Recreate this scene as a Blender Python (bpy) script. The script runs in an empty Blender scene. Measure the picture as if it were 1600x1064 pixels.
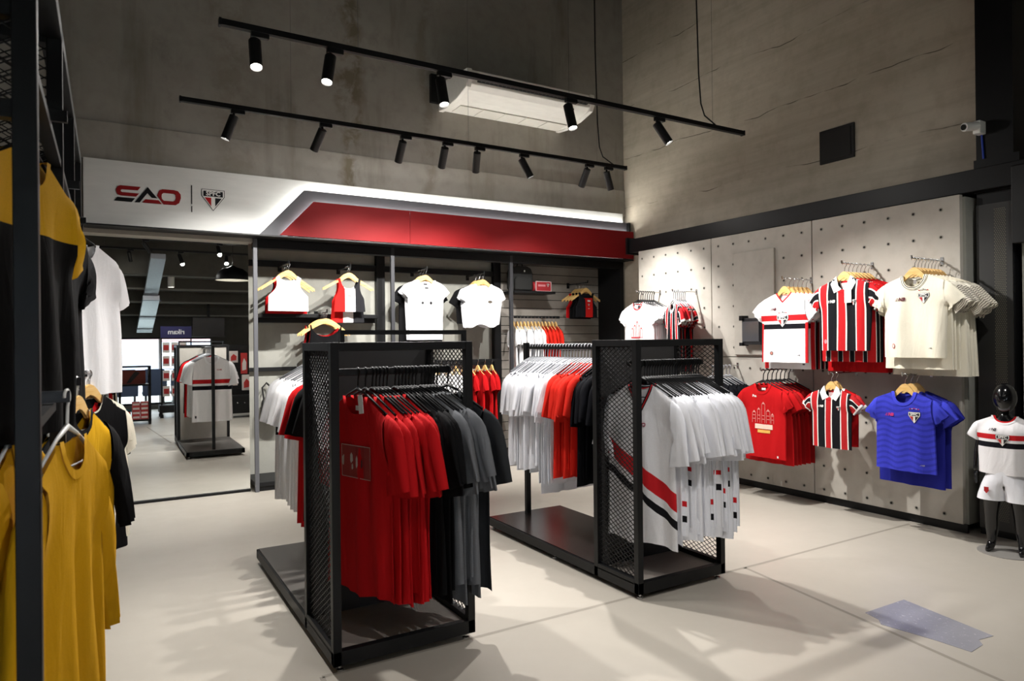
import bpy, bmesh, math, random
from math import sin, cos, pi, radians, sqrt
from mathutils import Matrix, Vector

sc = bpy.context.scene
col = sc.collection
random.seed(7)

# ------------------------------------------------------------------ camera
CAMH = 1.38
cam_d = bpy.data.cameras.new('camera')
cam = bpy.data.objects.new('camera', cam_d)
col.objects.link(cam)
_yaw, _pitch, _roll, _f = 0.534214497, 0.00201379776, -0.010536, 1065.436
F = Vector((sin(_yaw) * cos(_pitch), cos(_yaw) * cos(_pitch), sin(_pitch)))
Rt = F.cross(Vector((0, 0, 1))).normalized()
U = Rt.cross(F)
R2 = Rt * cos(_roll) + U * sin(_roll)
U2 = -Rt * sin(_roll) + U * cos(_roll)
cam.matrix_world = Matrix(((R2.x, U2.x, -F.x, 0), (R2.y, U2.y, -F.y, 0), (R2.z, U2.z, -F.z, CAMH), (0, 0, 0, 1)))
cam_d.sensor_width = 36.0
cam_d.lens = 36.0 * _f / 1600.0
cam_d.clip_start = 0.02
cam_d.dof.use_dof = True
cam_d.dof.focus_distance = 5.2
cam_d.dof.aperture_fstop = 5.0
sc.camera = cam

# ------------------------------------------------------------------ view, world
sc.view_settings.view_transform = 'Standard'
sc.view_settings.look = 'None'
sc.view_settings.gamma = 1.0
sc.view_settings.use_curve_mapping = False
sc.view_settings.exposure = 0.6

wd = bpy.data.worlds.new('daylight')
sc.world = wd
wd.use_nodes = True
bg = wd.node_tree.nodes['Background']
bg.inputs[0].default_value = (0.86, 0.93, 1.0, 1)
bg.inputs[1].default_value = 3.0

SPOT_W = 135.0          # track spot heads
SPOT_COL = (1.0, 0.965, 0.92)
SPILL_W = 7.0          # stray light from each head
LED_E = 34.0            # fascia light strips

# ------------------------------------------------------------------ colours and materials
def lin(h):
    c = [int(h[i:i + 2], 16) / 255 for i in (0, 2, 4)]
    return tuple((x / 12.92 if x <= 0.04045 else ((x + 0.055) / 1.055) ** 2.4) for x in c) + (1.0,)

class NT:
    def __init__(s, name):
        s.m = bpy.data.materials.new(name)
        s.m.use_nodes = True
        s.n = s.m.node_tree.nodes
        s.l = s.m.node_tree.links
        s.b = s.n['Principled BSDF']
    def add(s, t, **kw):
        n = s.n.new(t)
        for k, v in kw.items():
            setattr(n, k, v)
        return n
    def link(s, a, b):
        s.l.new(a, b)
    def math(s, op, a, b=None, c=None):
        n = s.add('ShaderNodeMath', operation=op)
        for i, x in enumerate((a, b, c)):
            if x is None: continue
            if isinstance(x, (int, float)): n.inputs[i].default_value = x
            else: s.link(x, n.inputs[i])
        return n.outputs[0]
    def mix(s, fac, a, b):
        n = s.add('ShaderNodeMix', data_type='RGBA')
        for sock, x in ((n.inputs[0], fac), (n.inputs[6], a), (n.inputs[7], b)):
            if isinstance(x, (int, float)): sock.default_value = x
            elif isinstance(x, tuple): sock.default_value = x
            else: s.link(x, sock)
        return n.outputs[2]
    def noise(s, scale, detail=3.0, rough=0.5, vec=None, dist=0.0):
        n = s.add('ShaderNodeTexNoise')
        n.inputs['Scale'].default_value = scale
        n.inputs['Detail'].default_value = detail
        n.inputs['Roughness'].default_value = rough
        n.inputs['Distortion'].default_value = dist
        if vec is not None: s.link(vec, n.inputs['Vector'])
        return n.outputs[0]
    def ramp(s, fac, stops, interp='LINEAR'):
        n = s.add('ShaderNodeValToRGB')
        n.color_ramp.interpolation = interp
        els = n.color_ramp.elements
        while len(els) < len(stops): els.new(0.5)
        for e, (p, c) in zip(els, stops):
            e.position = p
            e.color = c if isinstance(c, tuple) else (c, c, c, 1)
        s.link(fac, n.inputs[0])
        return n.outputs[0]
    def pos(s, scale=(1, 1, 1), rot=(0, 0, 0)):
        g = s.add('ShaderNodeNewGeometry')
        mp = s.add('ShaderNodeMapping')
        mp.inputs['Scale'].default_value = scale
        mp.inputs['Rotation'].default_value = rot
        s.link(g.outputs['Position'], mp.inputs['Vector'])
        return mp.outputs[0]
    def bump(s, h, strength=0.3, dist=0.01):
        n = s.add('ShaderNodeBump')
        n.inputs['Strength'].default_value = strength
        n.inputs['Distance'].default_value = dist
        s.link(h, n.inputs['Height'])
        s.link(n.outputs[0], s.b.inputs['Normal'])

_mc = {}
def plain(hexc, rough=0.5, metal=0.0, spec=0.5, name=None):
    k = (hexc, rough, metal, spec)
    if k in _mc: return _mc[k]
    t = NT(name or 'paint_' + hexc)
    v = t.noise(14.0, 2.0)
    c = lin(hexc)
    t.link(t.mix(t.ramp(v, [(0.3, 0.0), (0.7, 1.0)]), tuple(x * 0.94 for x in c[:3]) + (1,), c), t.b.inputs['Base Color'])
    t.b.inputs['Roughness'].default_value = rough
    t.b.inputs['Metallic'].default_value = metal
    t.b.inputs['Specular IOR Level'].default_value = spec
    _mc[k] = t.m
    return t.m

def emit(hexc, e, name):
    t = NT(name)
    t.b.inputs['Base Color'].default_value = lin(hexc)
    t.b.inputs['Emission Color'].default_value = lin(hexc)
    t.b.inputs['Emission Strength'].default_value = e
    return t.m

def fabric(name, base, layers=(), rough=0.85, wrinkle=0.35, heather=0.06, special=None):
    """cloth; layers = [(coord, lo, hi, hex[, coord2, lo2, hi2])], coords read the flat pattern map in metres"""
    t = NT('cloth_' + name)
    uv = t.add('ShaderNodeUVMap'); uv.uv_map = 'cloth'
    sp = t.add('ShaderNodeSeparateXYZ'); t.link(uv.outputs[0], sp.inputs[0])
    u, v = sp.outputs[0], sp.outputs[1]
    cache = {'u': u, 'v': v}
    def coord(k):
        if k in cache: return cache[k]
        if k == 'absu': r = t.math('ABSOLUTE', u)
        elif k.startswith('diag'):       # diag:slope -> v - slope*u
            r = t.math('SUBTRACT', v, t.math('MULTIPLY', u, float(k[5:])))
        elif k.startswith('fu'):         # fu:period:offset
            p, o = map(float, k[3:].split(':'))
            r = t.math('FRACT', t.math('DIVIDE', t.math('ADD', u, o), p))
        elif k.startswith('fv'):
            p, o = map(float, k[3:].split(':'))
            r = t.math('FRACT', t.math('DIVIDE', t.math('ADD', v, o), p))
        elif k.startswith('chev'):       # chevrons
            w = t.math('MULTIPLY', t.math('SINE', t.math('MULTIPLY', u, 34.0)), 0.012)
            r = t.math('FRACT', t.math('DIVIDE', t.math('ADD', v, w), 0.04))
        elif k.startswith('wave'):
            w = t.math('MULTIPLY', t.math('SINE', t.math('MULTIPLY', v, 40.0)), 0.008)
            r = t.math('FRACT', t.math('DIVIDE', t.math('ADD', u, w), 0.016))
        cache[k] = r
        return r
    def mask(k, lo, hi):
        c = coord(k)
        return t.math('MULTIPLY', t.math('GREATER_THAN', c, lo), t.math('LESS_THAN', c, hi))
    cur = lin(base)
    for L in layers:
        m = mask(*L[:3])
        if len(L) > 4: m = t.math('MULTIPLY', m, mask(*L[4:7]))
        cur = t.mix(m, cur, lin(L[3]))
    n1 = t.noise(220.0, 2.0)
    dark = t.add('ShaderNodeMix', data_type='RGBA', blend_type='MULTIPLY')
    if isinstance(cur, tuple): dark.inputs[6].default_value = cur
    else: t.link(cur, dark.inputs[6])
    t.link(t.ramp(n1, [(0.35, 1 - heather * 2), (0.65, 1.0)]), dark.inputs[7])
    dark.inputs[0].default_value = 1.0
    t.link(dark.outputs[2], t.b.inputs['Base Color'])
    t.b.inputs['Roughness'].default_value = rough
    t.b.inputs['Specular IOR Level'].default_value = 0.12
    t.b.inputs['Sheen Weight'].default_value = 0.0
    if wrinkle:
        oi = t.add('ShaderNodeObjectInfo')
        geo = t.add('ShaderNodeNewGeometry')
        av = t.add('ShaderNodeVectorMath', operation='ADD')
        mp = t.add('ShaderNodeMapping'); mp.inputs['Scale'].default_value = (14, 14, 4.5)
        t.link(geo.outputs['Position'], mp.inputs[0])
        t.link(mp.outputs[0], av.inputs[0])
        cr = t.add('ShaderNodeCombineXYZ'); t.link(t.math('MULTIPLY', oi.outputs['Random'], 30.0), cr.inputs[0])
        t.link(cr.outputs[0], av.inputs[1])
        t.bump(t.noise(1.0, 3.0, 0.5, av.outputs[0], 0.6), wrinkle, 0.02)
    return t.m

# ------------------------------------------------------------------ object helpers
def tag(o, label=None, cat=None, group=None, kind=None):
    if label:
        n = len(label.split())
        if not 4 <= n <= 16: print('LABEL LEN', n, label)
        o['label'] = label
    if cat: o['category'] = cat
    if group: o['group'] = group
    if kind: o['kind'] = kind
    return o

def empty(name, loc, label, cat, group=None, rz=0.0):
    o = bpy.data.objects.new(name, None)
    o.empty_display_size = 0.1
    o.location = loc
    o.rotation_euler = (0, 0, rz)
    col.objects.link(o)
    return tag(o, label, cat, group)

class MB:
    """collects verts/faces"""
    def __init__(s): s.v = []; s.f = []
    def add(s, v, f):
        n = len(s.v)
        s.v += [tuple(p) for p in v]
        s.f += [tuple(i + n for i in q) for q in f]
        return s
    def box(s, x, y, z):
        x0, x1 = x; y0, y1 = y; z0, z1 = z
        return s.add([(x0, y0, z0), (x1, y0, z0), (x1, y1, z0), (x0, y1, z0), (x0, y0, z1), (x1, y0, z1), (x1, y1, z1), (x0, y1, z1)],
                     [(0, 3, 2, 1), (4, 5, 6, 7), (0, 1, 5, 4), (1, 2, 6, 5), (2, 3, 7, 6), (3, 0, 4, 7)])
    def tube(s, pts, r, seg=8, cap=True):
        pts = [Vector(p) for p in pts]
        rr = r if isinstance(r, (list, tuple)) else [r] * len(pts)
        vs = []; fs = []
        prev = None
        for i, p in enumerate(pts):
            d = (pts[min(i + 1, len(pts) - 1)] - pts[max(i - 1, 0)]).normalized()
            if prev is None:
                a = Vector((0, 0, 1)) if abs(d.z) < 0.9 else Vector((1, 0, 0))
                e1 = d.cross(a).normalized()
            else:
                e1 = (prev - d * prev.dot(d)).normalized()
            prev = e1
            e2 = d.cross(e1)
            for k in range(seg):
                t = 2 * pi * k / seg
                vs.append(p + e1 * (cos(t) * rr[i]) + e2 * (sin(t) * rr[i]))
        for i in range(len(pts) - 1):
            for k in range(seg):
                a = i * seg + k; b = i * seg + (k + 1) % seg
                fs.append((a, b, b + seg, a + seg))
        if cap:
            fs.append(tuple(reversed(range(seg))))
            fs.append(tuple((len(pts) - 1) * seg + k for k in range(seg)))
        return s.add(vs, fs)
    def prism(s, pts2, d0, d1, plane='xz'):
        """extrude a 2-D outline between depths d0 and d1"""
        n = len(pts2)
        def P(p, d): return (p[0], d, p[1]) if plane == 'xz' else ((d, p[0], p[1]) if plane == 'yz' else (p[0], p[1], d))
        vs = [P(p, d0) for p in pts2] + [P(p, d1) for p in pts2]
        fs = [tuple(range(n)), tuple(reversed(range(n, 2 * n)))] + [(i, i + n, (i + 1) % n + n, (i + 1) % n) for i in range(n)]
        return s.add(vs, fs)
    def lathe(s, prof, seg=16, c=(0, 0, 0)):
        vs = []; fs = []
        for r, z in prof:
            for k in range(seg):
                t = 2 * pi * k / seg
                vs.append((c[0] + r * cos(t), c[1] + r * sin(t), c[2] + z))
        for i in range(len(prof) - 1):
            for k in range(seg):
                a = i * seg + k; b = i * seg + (k + 1) % seg
                fs.append((a, b, b + seg, a + seg))
        return s.add(vs, fs)
    def mesh(s, name, off=(0, 0, 0), fix=True):
        me = bpy.data.meshes.new(name)
        me.from_pydata([(p[0] - off[0], p[1] - off[1], p[2] - off[2]) for p in s.v], [], s.f)
        if fix:
            bm = bmesh.new(); bm.from_mesh(me)
            bmesh.ops.recalc_face_normals(bm, faces=bm.faces)
            bm.to_mesh(me); bm.free()
        me.update()
        return me
    def obj(s, name, mat, parent=None, loc=None, bevel=0.0, smooth=False, off=None):
        """with a parent the points are world points of an unrotated parent unless off is given"""
        if off is None:
            off = tuple(world_loc(parent)) if parent else (loc or (0, 0, 0))
        me = s.mesh(name, off)
        me.materials.append(mat)
        if bevel:
            bm = bmesh.new(); bm.from_mesh(me)
            ed = [e for e in bm.edges if len(e.link_faces) == 2 and e.calc_face_angle(0) > 0.6]
            bmesh.ops.bevel(bm, geom=ed, offset=bevel, segments=2, affect='EDGES', profile=0.5)
            bm.to_mesh(me); bm.free()
        if smooth:
            for p in me.polygons: p.use_smooth = True
        o = bpy.data.objects.new(name, me)
        col.objects.link(o)
        if parent: o.parent = parent
        elif loc: o.location = loc
        return o

def world_loc(o):
    v = Vector((0, 0, 0))
    while o:
        v += o.location
        o = o.parent
    return v

def inst(me, name, parent=None, loc=(0, 0, 0), rz=0.0, mat=None):
    o = bpy.data.objects.new(name, me)
    col.objects.link(o)
    o.location = loc
    o.rotation_euler = (0, 0, rz)
    if parent: o.parent = parent
    if mat: o.material_slots[0].link = 'OBJECT'; o.material_slots[0].material = mat
    return o

def struct(o, label=None):
    o['kind'] = 'structure'
    if label: o['label'] = label
    return o

ORD = 'first second third fourth fifth sixth seventh eighth ninth tenth eleventh twelfth thirteenth fourteenth fifteenth sixteenth seventeenth eighteenth nineteenth twentieth'.split()
ORD += ['twenty-' + w for w in ORD[:9]] + ['thirtieth'] + ['thirty-' + w for w in ORD[:9]]

# text as flat mesh (bundled font), cached
_tc = {}
def text_geo(s, size, bold=0.0, shear=0.0):
    k = (s, size, bold, shear)
    if k in _tc: return _tc[k]
    cu = bpy.data.curves.new('lettering', 'FONT')
    cu.body = s; cu.size = size; cu.align_x = 'CENTER'; cu.align_y = 'CENTER'; cu.offset = bold; cu.resolution_u = 2; cu.shear = shear
    o = bpy.data.objects.new('lettering', cu)
    col.objects.link(o)
    me = bpy.data.meshes.new_from_object(o.evaluated_get(bpy.context.evaluated_depsgraph_get()))
    r = ([tuple(v.co) for v in me.vertices], [tuple(p.vertices) for p in me.polygons])
    bpy.data.objects.remove(o); bpy.data.curves.remove(cu); bpy.data.meshes.remove(me)
    _tc[k] = r
    return r

# ------------------------------------------------------------------ setting materials
def concrete(name, c0, c1, c2, boards=False, bumpk=0.4, stain=0.0, rough=0.8, board_ang=0.0):
    t = NT(name)
    p = t.pos()
    a = t.noise(0.9, 5.0, 0.6, p, 0.3)
    b = t.noise(7.0, 4.0, 0.6, p)
    base = t.mix(t.ramp(a, [(0.3, 0.0), (0.7, 1.0)]), lin(c0), lin(c1))
    base = t.mix(t.math('MULTIPLY', t.ramp(b, [(0.45, 0.0), (0.75, 1.0)]), 0.45), base, lin(c2))
    h = t.math('MULTIPLY', b, 0.4)
    if boards:
        # board-marked pour: long streaks along Y with fine lines at board joints
        st = t.noise(1.0, 4.0, 0.65, t.pos((0.5, 0.5, 9.0)))
        base = t.mix(t.math('MULTIPLY', t.ramp(st, [(0.4, 0.0), (0.72, 1.0)]), 0.5), base, lin(c2))
        g = t.add('ShaderNodeNewGeometry')
        sp = t.add('ShaderNodeSeparateXYZ'); t.link(g.outputs['Position'], sp.inputs[0])
        wob = t.math('MULTIPLY', t.noise(1.1, 3.0, 0.5, p), 0.22)
        z = t.math('ADD', t.math('ADD', sp.outputs[2], wob), t.math('MULTIPLY', sp.outputs[1], board_ang))
        fr = t.math('FRACT', t.math('DIVIDE', z, 0.62))
        ln = t.math('LESS_THAN', fr, 0.013)
        ln = t.math('MULTIPLY', ln, t.ramp(t.noise(2.2, 3.0, 0.6, p), [(0.46, 0.0), (0.58, 1.0)]))
        base = t.mix(t.math('MULTIPLY', ln, 0.85), base, lin('453f35'))
        h = t.math('SUBTRACT', h, t.math('MULTIPLY', ln, 0.8))
    if stain:
        sx = t.noise(1.3, 4.0, 0.6, t.pos((2.6, 1.0, 0.35)))
        base = t.mix(t.math('MULTIPLY', t.ramp(sx, [(0.55, 0.0), (0.72, 1.0)]), stain), base, lin('5a5038'))
        sx2 = t.noise(2.0, 5.0, 0.7, t.pos((1.0, 1.0, 0.8)))
        base = t.mix(t.math('MULTIPLY', t.ramp(sx2, [(0.6, 0.0), (0.75, 1.0)]), stain * 0.7), base, lin('3c382f'))
    if stain:
        g2 = t.add('ShaderNodeNewGeometry'); s2 = t.add('ShaderNodeSeparateXYZ'); t.link(g2.outputs['Position'], s2.inputs[0])
        nz_ = t.noise(1.7, 4.0, 0.6, p)
        for cx_, w_, k_ in ((2.12, .13, .75), (2.95, .10, .35), (1.0, .25, .3)):
            dx_ = t.math('DIVIDE', t.math('ABSOLUTE', t.math('SUBTRACT', s2.outputs[0], t.math('ADD', t.math('MULTIPLY', nz_, .5), cx_ - .25))), w_)
            mk_ = t.math('MULTIPLY', t.ramp(dx_, [(0.3, 1.0), (1.0, 0.0)]), t.ramp(t.noise(4.0, 4.0, .65, p, .4), [(0.42, 0.0), (0.56, 1.0)]))
            base = t.mix(t.math('MULTIPLY', mk_, k_), base, lin('6d6147'))
    t.link(base, t.b.inputs['Base Color'])
    t.b.inputs['Roughness'].default_value = rough
    t.bump(h, bumpk, 0.01)
    return t.m

M_BACK = concrete('concrete_back', 'aaa59d', '9c978e', '8b867c', stain=0.4)
M_RIGHT = concrete('concrete_boardmarked', 'bdb3a2', 'c8bead', '9c927e', boards=True, board_ang=-0.01)
M_PANEL = concrete('concrete_panel', 'b4afa6', 'c2bdb4', 'a19b91', bumpk=0.15)
M_NICHE = concrete('concrete_niche', '8f8f88', '9c9c94', '7f7f77', bumpk=0.25)
M_DARKC = concrete('concrete_soffit', '55534c', '4b4942', '3d3b36')
M_BLACK = plain('0d0e10', 0.45, 0.0, 0.3, 'black_powder_coat')
M_BLACK2 = plain('141517', 0.5, 0.0, 0.3, 'black_laminate')
M_STEEL = plain('c8c8c8', 0.25, 1.0, 0.5, 'chrome')
M_DSTEEL = plain('6b6d70', 0.35, 1.0, 0.5, 'grey_steel')
M_WHITE = plain('e8e8e4', 0.45, 0.0, 0.5, 'white_laminate')
M_GREYL = plain('47484c', 0.5, 0.0, 0.5, 'grey_laminate')

def mat_floor():
    t = NT('polished_floor')
    p = t.pos()
    a = t.noise(0.7, 5.0, 0.55, p, 0.5)
    b = t.noise(3.5, 4.0, 0.6, p)
    base = t.mix(t.ramp(a, [(0.3, 0.0), (0.7, 1.0)]), lin('a59f95'), lin('ada79d'))
    base = t.mix(t.math('MULTIPLY', t.ramp(b, [(0.4, 0.0), (0.8, 1.0)]), 0.15), base, lin('968f85'))
    t.link(base, t.b.inputs['Base Color'])
    t.link(t.ramp(b, [(0.2, 0.34), (0.8, 0.46)]), t.b.inputs['Roughness'])
    t.b.inputs['Specular IOR Level'].default_value = 0.5
    t.bump(a, 0.03, 0.02)
    return t.m
M_FLOOR = mat_floor()

def mat_mirror():
    t = NT('mirror_silver')
    t.b.inputs['Base Color'].default_value = (0.88, 0.9, 0.89, 1)
    t.b.inputs['Metallic'].default_value = 1.0
    t.link(t.ramp(t.noise(30.0), [(0.0, 0.0), (1.0, 0.012)]), t.b.inputs['Roughness'])
    return t.m

def mat_wood(name, c0, c1):
    t = NT(name)
    tc = t.add('ShaderNodeTexCoord')
    mp = t.add('ShaderNodeMapping'); mp.inputs['Scale'].default_value = (6, 40, 40)
    t.link(tc.outputs['Object'], mp.inputs[0])
    n = t.noise(1.5, 4.0, 0.6, mp.outputs[0], 0.8)
    t.link(t.mix(t.ramp(n, [(0.35, 0.0), (0.65, 1.0)]), lin(c0), lin(c1)), t.b.inputs['Base Color'])
    t.b.inputs['Roughness'].default_value = 0.42
    return t.m
M_WOOD = mat_wood('light_wood', 'd9ac62', 'e6c283')
M_PLASTIC = plain('121315', 0.5, 0.0, 0.35, 'black_plastic')
M_SEE = plain('a9acb2', 0.2, 0.0, 0.6, 'clear_grey_plastic')

# ------------------------------------------------------------------ room shell
YW, XR = 6.72, 5.65          # back wall plane, right wall plane
XL, YB = -3.2, -3.1          # left wall, window wall behind the camera
ZC = 6.3
NY = 7.2                     # back of the display niche

fl = struct(MB().box((XL - .2, XR + 1.5), (YB - .2, NY + .2), (-0.1, 0)).obj('floor', M_FLOOR))
for k, (p0, p1) in enumerate([((0.75, 2.842), (3.5, 2.842)), ((3.0, 0.9), (3.3, 2.842)), ((0.75, 2.842), (0.55, 0.5)), ((3.5, 2.842), (5.1, 2.86))]):
    d = Vector((p1[0] - p0[0], p1[1] - p0[1], 0)); n = Vector((-d.y, d.x, 0)).normalized() * 0.011
    a, b = Vector((*p0, 0.0006)), Vector((*p1, 0.0006))
    o = MB().add([a - n, b - n, b + n, a + n], [(0, 1, 2, 3)]).obj('floor_joint', plain('8d877d', 0.6), fl)

# back wall with the opening for the display bays (z below 2.38)
wb = struct(MB().box((XL, XR + .3), (YW, NY + .3), (2.385, ZC)).box((XL, 1.14), (YW + 0.12, NY + .3), (0, 2.385)).box((5.62, XR + .3), (YW, NY + .3), (0, 2.385))
            .obj('wall_back', M_BACK))
nb = struct(MB().box((1.14, 5.62), (NY, NY + .1), (0, 2.385)).obj('wall_niche', M_NICHE))
ld = struct(MB().box((-.6, 1.165), (YW - .01, YW + .1), (2.335, 2.39)).obj('trim_lintel', plain('b5b0a6', 0.8)))
wr = struct(MB().box((XR, XR + .2), (YB, NY + .3), (0, ZC)).obj('wall_right', M_RIGHT))
# a slightly proud upper pour and a ledge line on the back wall
struct(MB().box((XL, XR), (YW - .02, YW + .01), (2.95, 3.28)).obj('trim_pour_line', M_BACK, bevel=0.004))
struct(MB().box((XL - .2, XL), (YB, NY + .3), (0, ZC)).obj('wall_left', M_DARKC))
struct(MB().box((XL - .2, XR + .2), (-0.9, NY + .3), (ZC, ZC + .15)).obj('ceiling', M_DARKC))
# stepped underside of the stand over the rear of the shop
cr = struct(MB().box((XL - .2, XR + .2), (-1.05, -0.9), (2.72, ZC + .15)).obj('ceiling_soffit', M_DARKC))
for y0, y1, z in ((-1.6, -1.05, 2.72), (-2.15, -1.6, 2.5), (-2.7, -2.15, 2.27), (-3.3, -2.7, 2.02)):
    MB().box((XL - .2, XR + .2), (y0, y1), (z, z + .3)).obj('stand_step', M_DARKC, cr)
    MB().box((XL - .2, XR + .2), (y1 - .03, y1 + .012), (z - .012, z + .02)).obj('step_edge', plain('8d8c84', 0.7), cr)
ww = struct(MB().box((XL - .2, XR + .2), (YB - .15, YB), (1.56, 2.3)).box((XL - .2, XR + .2), (YB - .15, YB), (0, 0.1)).box((2.0, XR + .2), (YB - .15, YB), (0.1, 1.56)).obj('wall_front', M_DARKC))
wn = struct(MB().box((XL, 2.0), (YB - .09, YB - .03), (0.1, .14)).box((XL, 2.0), (YB - .09, YB - .03), (1.52, 1.56)).obj('window_1', M_BLACK2))
gm = NT('window_glass'); gm.b.inputs['Transmission Weight'].default_value = 1.0; gm.b.inputs['Roughness'].default_value = 0.0; gm.b.inputs['IOR'].default_value = 1.01
gm.link(gm.ramp(gm.noise(2.0), [(0.0, (0.93, 0.97, 0.97, 1)), (1.0, (0.96, 0.99, 0.98, 1))]), gm.b.inputs['Base Color'])
for k in range(5):
    x0 = XL + k * 1.04
    MB().box((x0 + .02, x0 + 1.02), (YB - .065, YB - .06), (0.14, 1.52)).obj('window_pane', gm.m, wn)
    MB().box((x0 + 1.02, x0 + 1.06), (YB - .09, YB - .03), (0.14, 1.52)).obj('window_mullion', M_WHITE, wn)

# stadium tiers seen through the window
st = struct(MB().box((-30, 30), (-60, YB - .4), (-2.2, -2.0)).obj('ground_pitch_side', plain('c9cdc6', 0.9)))
gs = empty('grandstand', (0, -40, -2), 'pale far grandstand tiers outside the window', 'grandstand')
for k in range(6):
    MB().box((-30, 30), (-42 - k * 1.4, -40.6 - k * 1.4), (-2, -0.6 + k * 0.75)).obj('tier', plain(['dfe3ea', 'c5cfe6', 'e6e2e2', 'c5cfe6', 'e2b9b5', 'e9e9ee'][k], 0.9), gs)

# ------------------------------------------------------------------ fascia over the bays
M_FW = plain('e6e6e2', 0.4, 0.0, 0.4, 'fascia_white')
M_FR = plain('7c0f13', 0.6, 0.0, 0.2, 'fascia_red')
M_FD = plain('4a4b50', 0.5, 0.0, 0.4, 'fascia_charcoal')
M_LED = emit('fdfbf4', LED_E, 'led_strip')
fa = empty('fascia_sign', (2.7, YW, 2.39), 'long white, charcoal and red shop fascia with lit edges above the display bays', 'sign')
# white backing board, charcoal band in front of it, red face board in front of that
MB().prism([(-0.17, 2.385), (2.66, 2.385), (2.66, 2.95), (-0.17, 2.95)], YW - .06, YW - .025).obj('white_board', M_FW, fa)
MB().prism([(2.663, 2.385), (5.575, 2.40), (5.575, 2.972), (2.663, 2.95)], YW - .06, YW - .025).obj('white_board', M_FW, fa)
dk = [(1.20, 2.392), (1.614, 2.846), (5.585, 2.846), (5.585, 2.70), (1.9, 2.70), (1.5, 2.392)]
MB().prism(dk, YW - .135, YW - .115).obj('charcoal_band', M_FD, fa)
def red(x0, x1, diag=False):
    pts = [(1.372, 2.392), (1.683, 2.728), (x1, 2.728), (x1, 2.392)] if diag else [(x0, 2.392), (x1, 2.392), (x1, 2.728), (x0, 2.728)]
    return MB().prism(pts, YW - .21, YW - .185).obj('red_board', M_FR, fa)
red(0, 2.655, True); red(2.659, 5.62)
# strips that light the white board above the band and the band above the red board
def strip_on(p, q, y, r=0.008):
    return MB().tube([(p[0], y, p[1]), (q[0], y, q[1])], r, 6).obj('light_strip', M_LED, fa)
strip_on((1.25, 2.405), (1.64, 2.832), YW - .085); strip_on((1.64, 2.832), (5.57, 2.832), YW - .085)
strip_on((1.42, 2.405), (1.71, 2.714), YW - .15); strip_on((1.71, 2.714), (5.57, 2.714), YW - .15)
MB().box((-.17, 5.62), (YW - .21, YW - .0), (2.372, 2.384)).obj('bottom_rail', M_BLACK, fa)
MB().box((5.575, 5.6), (YW - .18, YW - .025), (2.4, 2.846)).obj('end_cap', M_BLACK, fa)

# logo lettering on the white board (raised letters)
L_S = [(0.247, 2.743), (0.097, 2.743), (0.077, 2.734), (0.065, 2.711), (0.064, 2.687), (0.076, 2.664), (0.097, 2.658), (0.213, 2.658), (0.235, 2.686), (0.109, 2.686), (0.1, 2.691), (0.099, 2.701), (0.106, 2.710), (0.226, 2.713)]
L_SB = [(0.073, 2.642), (0.204, 2.642), (0.18, 2.609), (0.049, 2.609)]
L_A = [(0.201, 2.609), (0.302, 2.748), (0.373, 2.659), (0.332, 2.659), (0.299, 2.697), (0.24, 2.611)]
L_AB = [(0.283, 2.642), (0.385, 2.642), (0.408, 2.612), (0.258, 2.612)]
L_OO = [(0.373, 2.684), (0.389, 2.727), (0.414, 2.742), (0.505, 2.743), (0.537, 2.736), (0.557, 2.709), (0.559, 2.677), (0.546, 2.634), (0.517, 2.613), (0.422, 2.611)]
L_OI = [(0.407, 2.68), (0.411, 2.700), (0.423, 2.711), (0.502, 2.711), (0.517, 2.702), (0.52, 2.681), (0.514, 2.655), (0.498, 2.643), (0.425, 2.643), (0.411, 2.655)]
YL = YW - .06
M_LR = plain('8f1216', 0.6, 0.0, 0.2); M_LK = plain('0b0b0e', 0.6, 0.0, 0.2)
MB().prism(L_S, YL - .008, YL).obj('letter_top', M_LR, fa)
MB().prism(L_SB, YL - .008, YL).obj('letter_foot', M_LK, fa)
MB().prism(L_A, YL - .008, YL).obj('letter_stroke', M_LK, fa)
MB().prism(L_AB, YL - .008, YL).obj('letter_foot', M_LR, fa)
def ring_prism(outer, inner, y0, y1):
    n = len(outer); m = MB()
    vs = [(p[0], y0, p[1]) for p in outer] + [(p[0], y0, p[1]) for p in inner] + [(p[0], y1, p[1]) for p in outer] + [(p[0], y1, p[1]) for p in inner]
    fs = []
    for i in range(n):
        j = (i + 1) % n
        fs += [(i, j, n + j, n + i), (2 * n + i, 3 * n + i, 3 * n + j, 2 * n + j), (i, 2 * n + i, 2 * n + j, j), (n + i, n + j, 3 * n + j, 3 * n + i)]
    return m.add(vs, fs)
ring_prism(L_OO, L_OI, YL - .008, YL).obj('letter_ring', M_LR, fa)
MB().box((0.643, 0.650), (YL - .006, YL), (2.635, 2.802)).obj('divider', M_LK, fa)
MB().box((0.643, 0.650), (YL - .006, YL), (2.564, 2.617)).obj('divider', M_LK, fa)

SHIELD_OUT = [(-.5, .5), (.5, .5), (.5, .18), (0, -.5), (-.5, .18)]
def shield_layers(w):
    """list of (colour, polygon list) back to front, centred, width w, height 1.02 w"""
    S = lambda pts, k=1.0: [(x * w * k, z * w * k) for x, z in pts]
    lay = [('14151a', [S(SHIELD_OUT)]), ('f0eeea', [S([(-.475, .475), (.475, .475), (.475, .19), (0, -.46), (-.475, .19)])]),
           ('14151a', [S([(-.42, .42), (.42, .42), (.42, .17), (-.42, .17)]), S([(.085, .11), (.37, .11), (.085, -.29)])]),
           ('b51c20', [S([(-.37, .11), (-.085, .11), (-.085, -.29)])])]
    tv, tf = text_geo('SPFC', 0.27 * w, 0.008 * w)
    lay.append(('f0eeea', [('mesh', [(v[0] * 1.08, v[1] * 1.05 + .295 * w) for v in tv], tf)]))
    return lay

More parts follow.
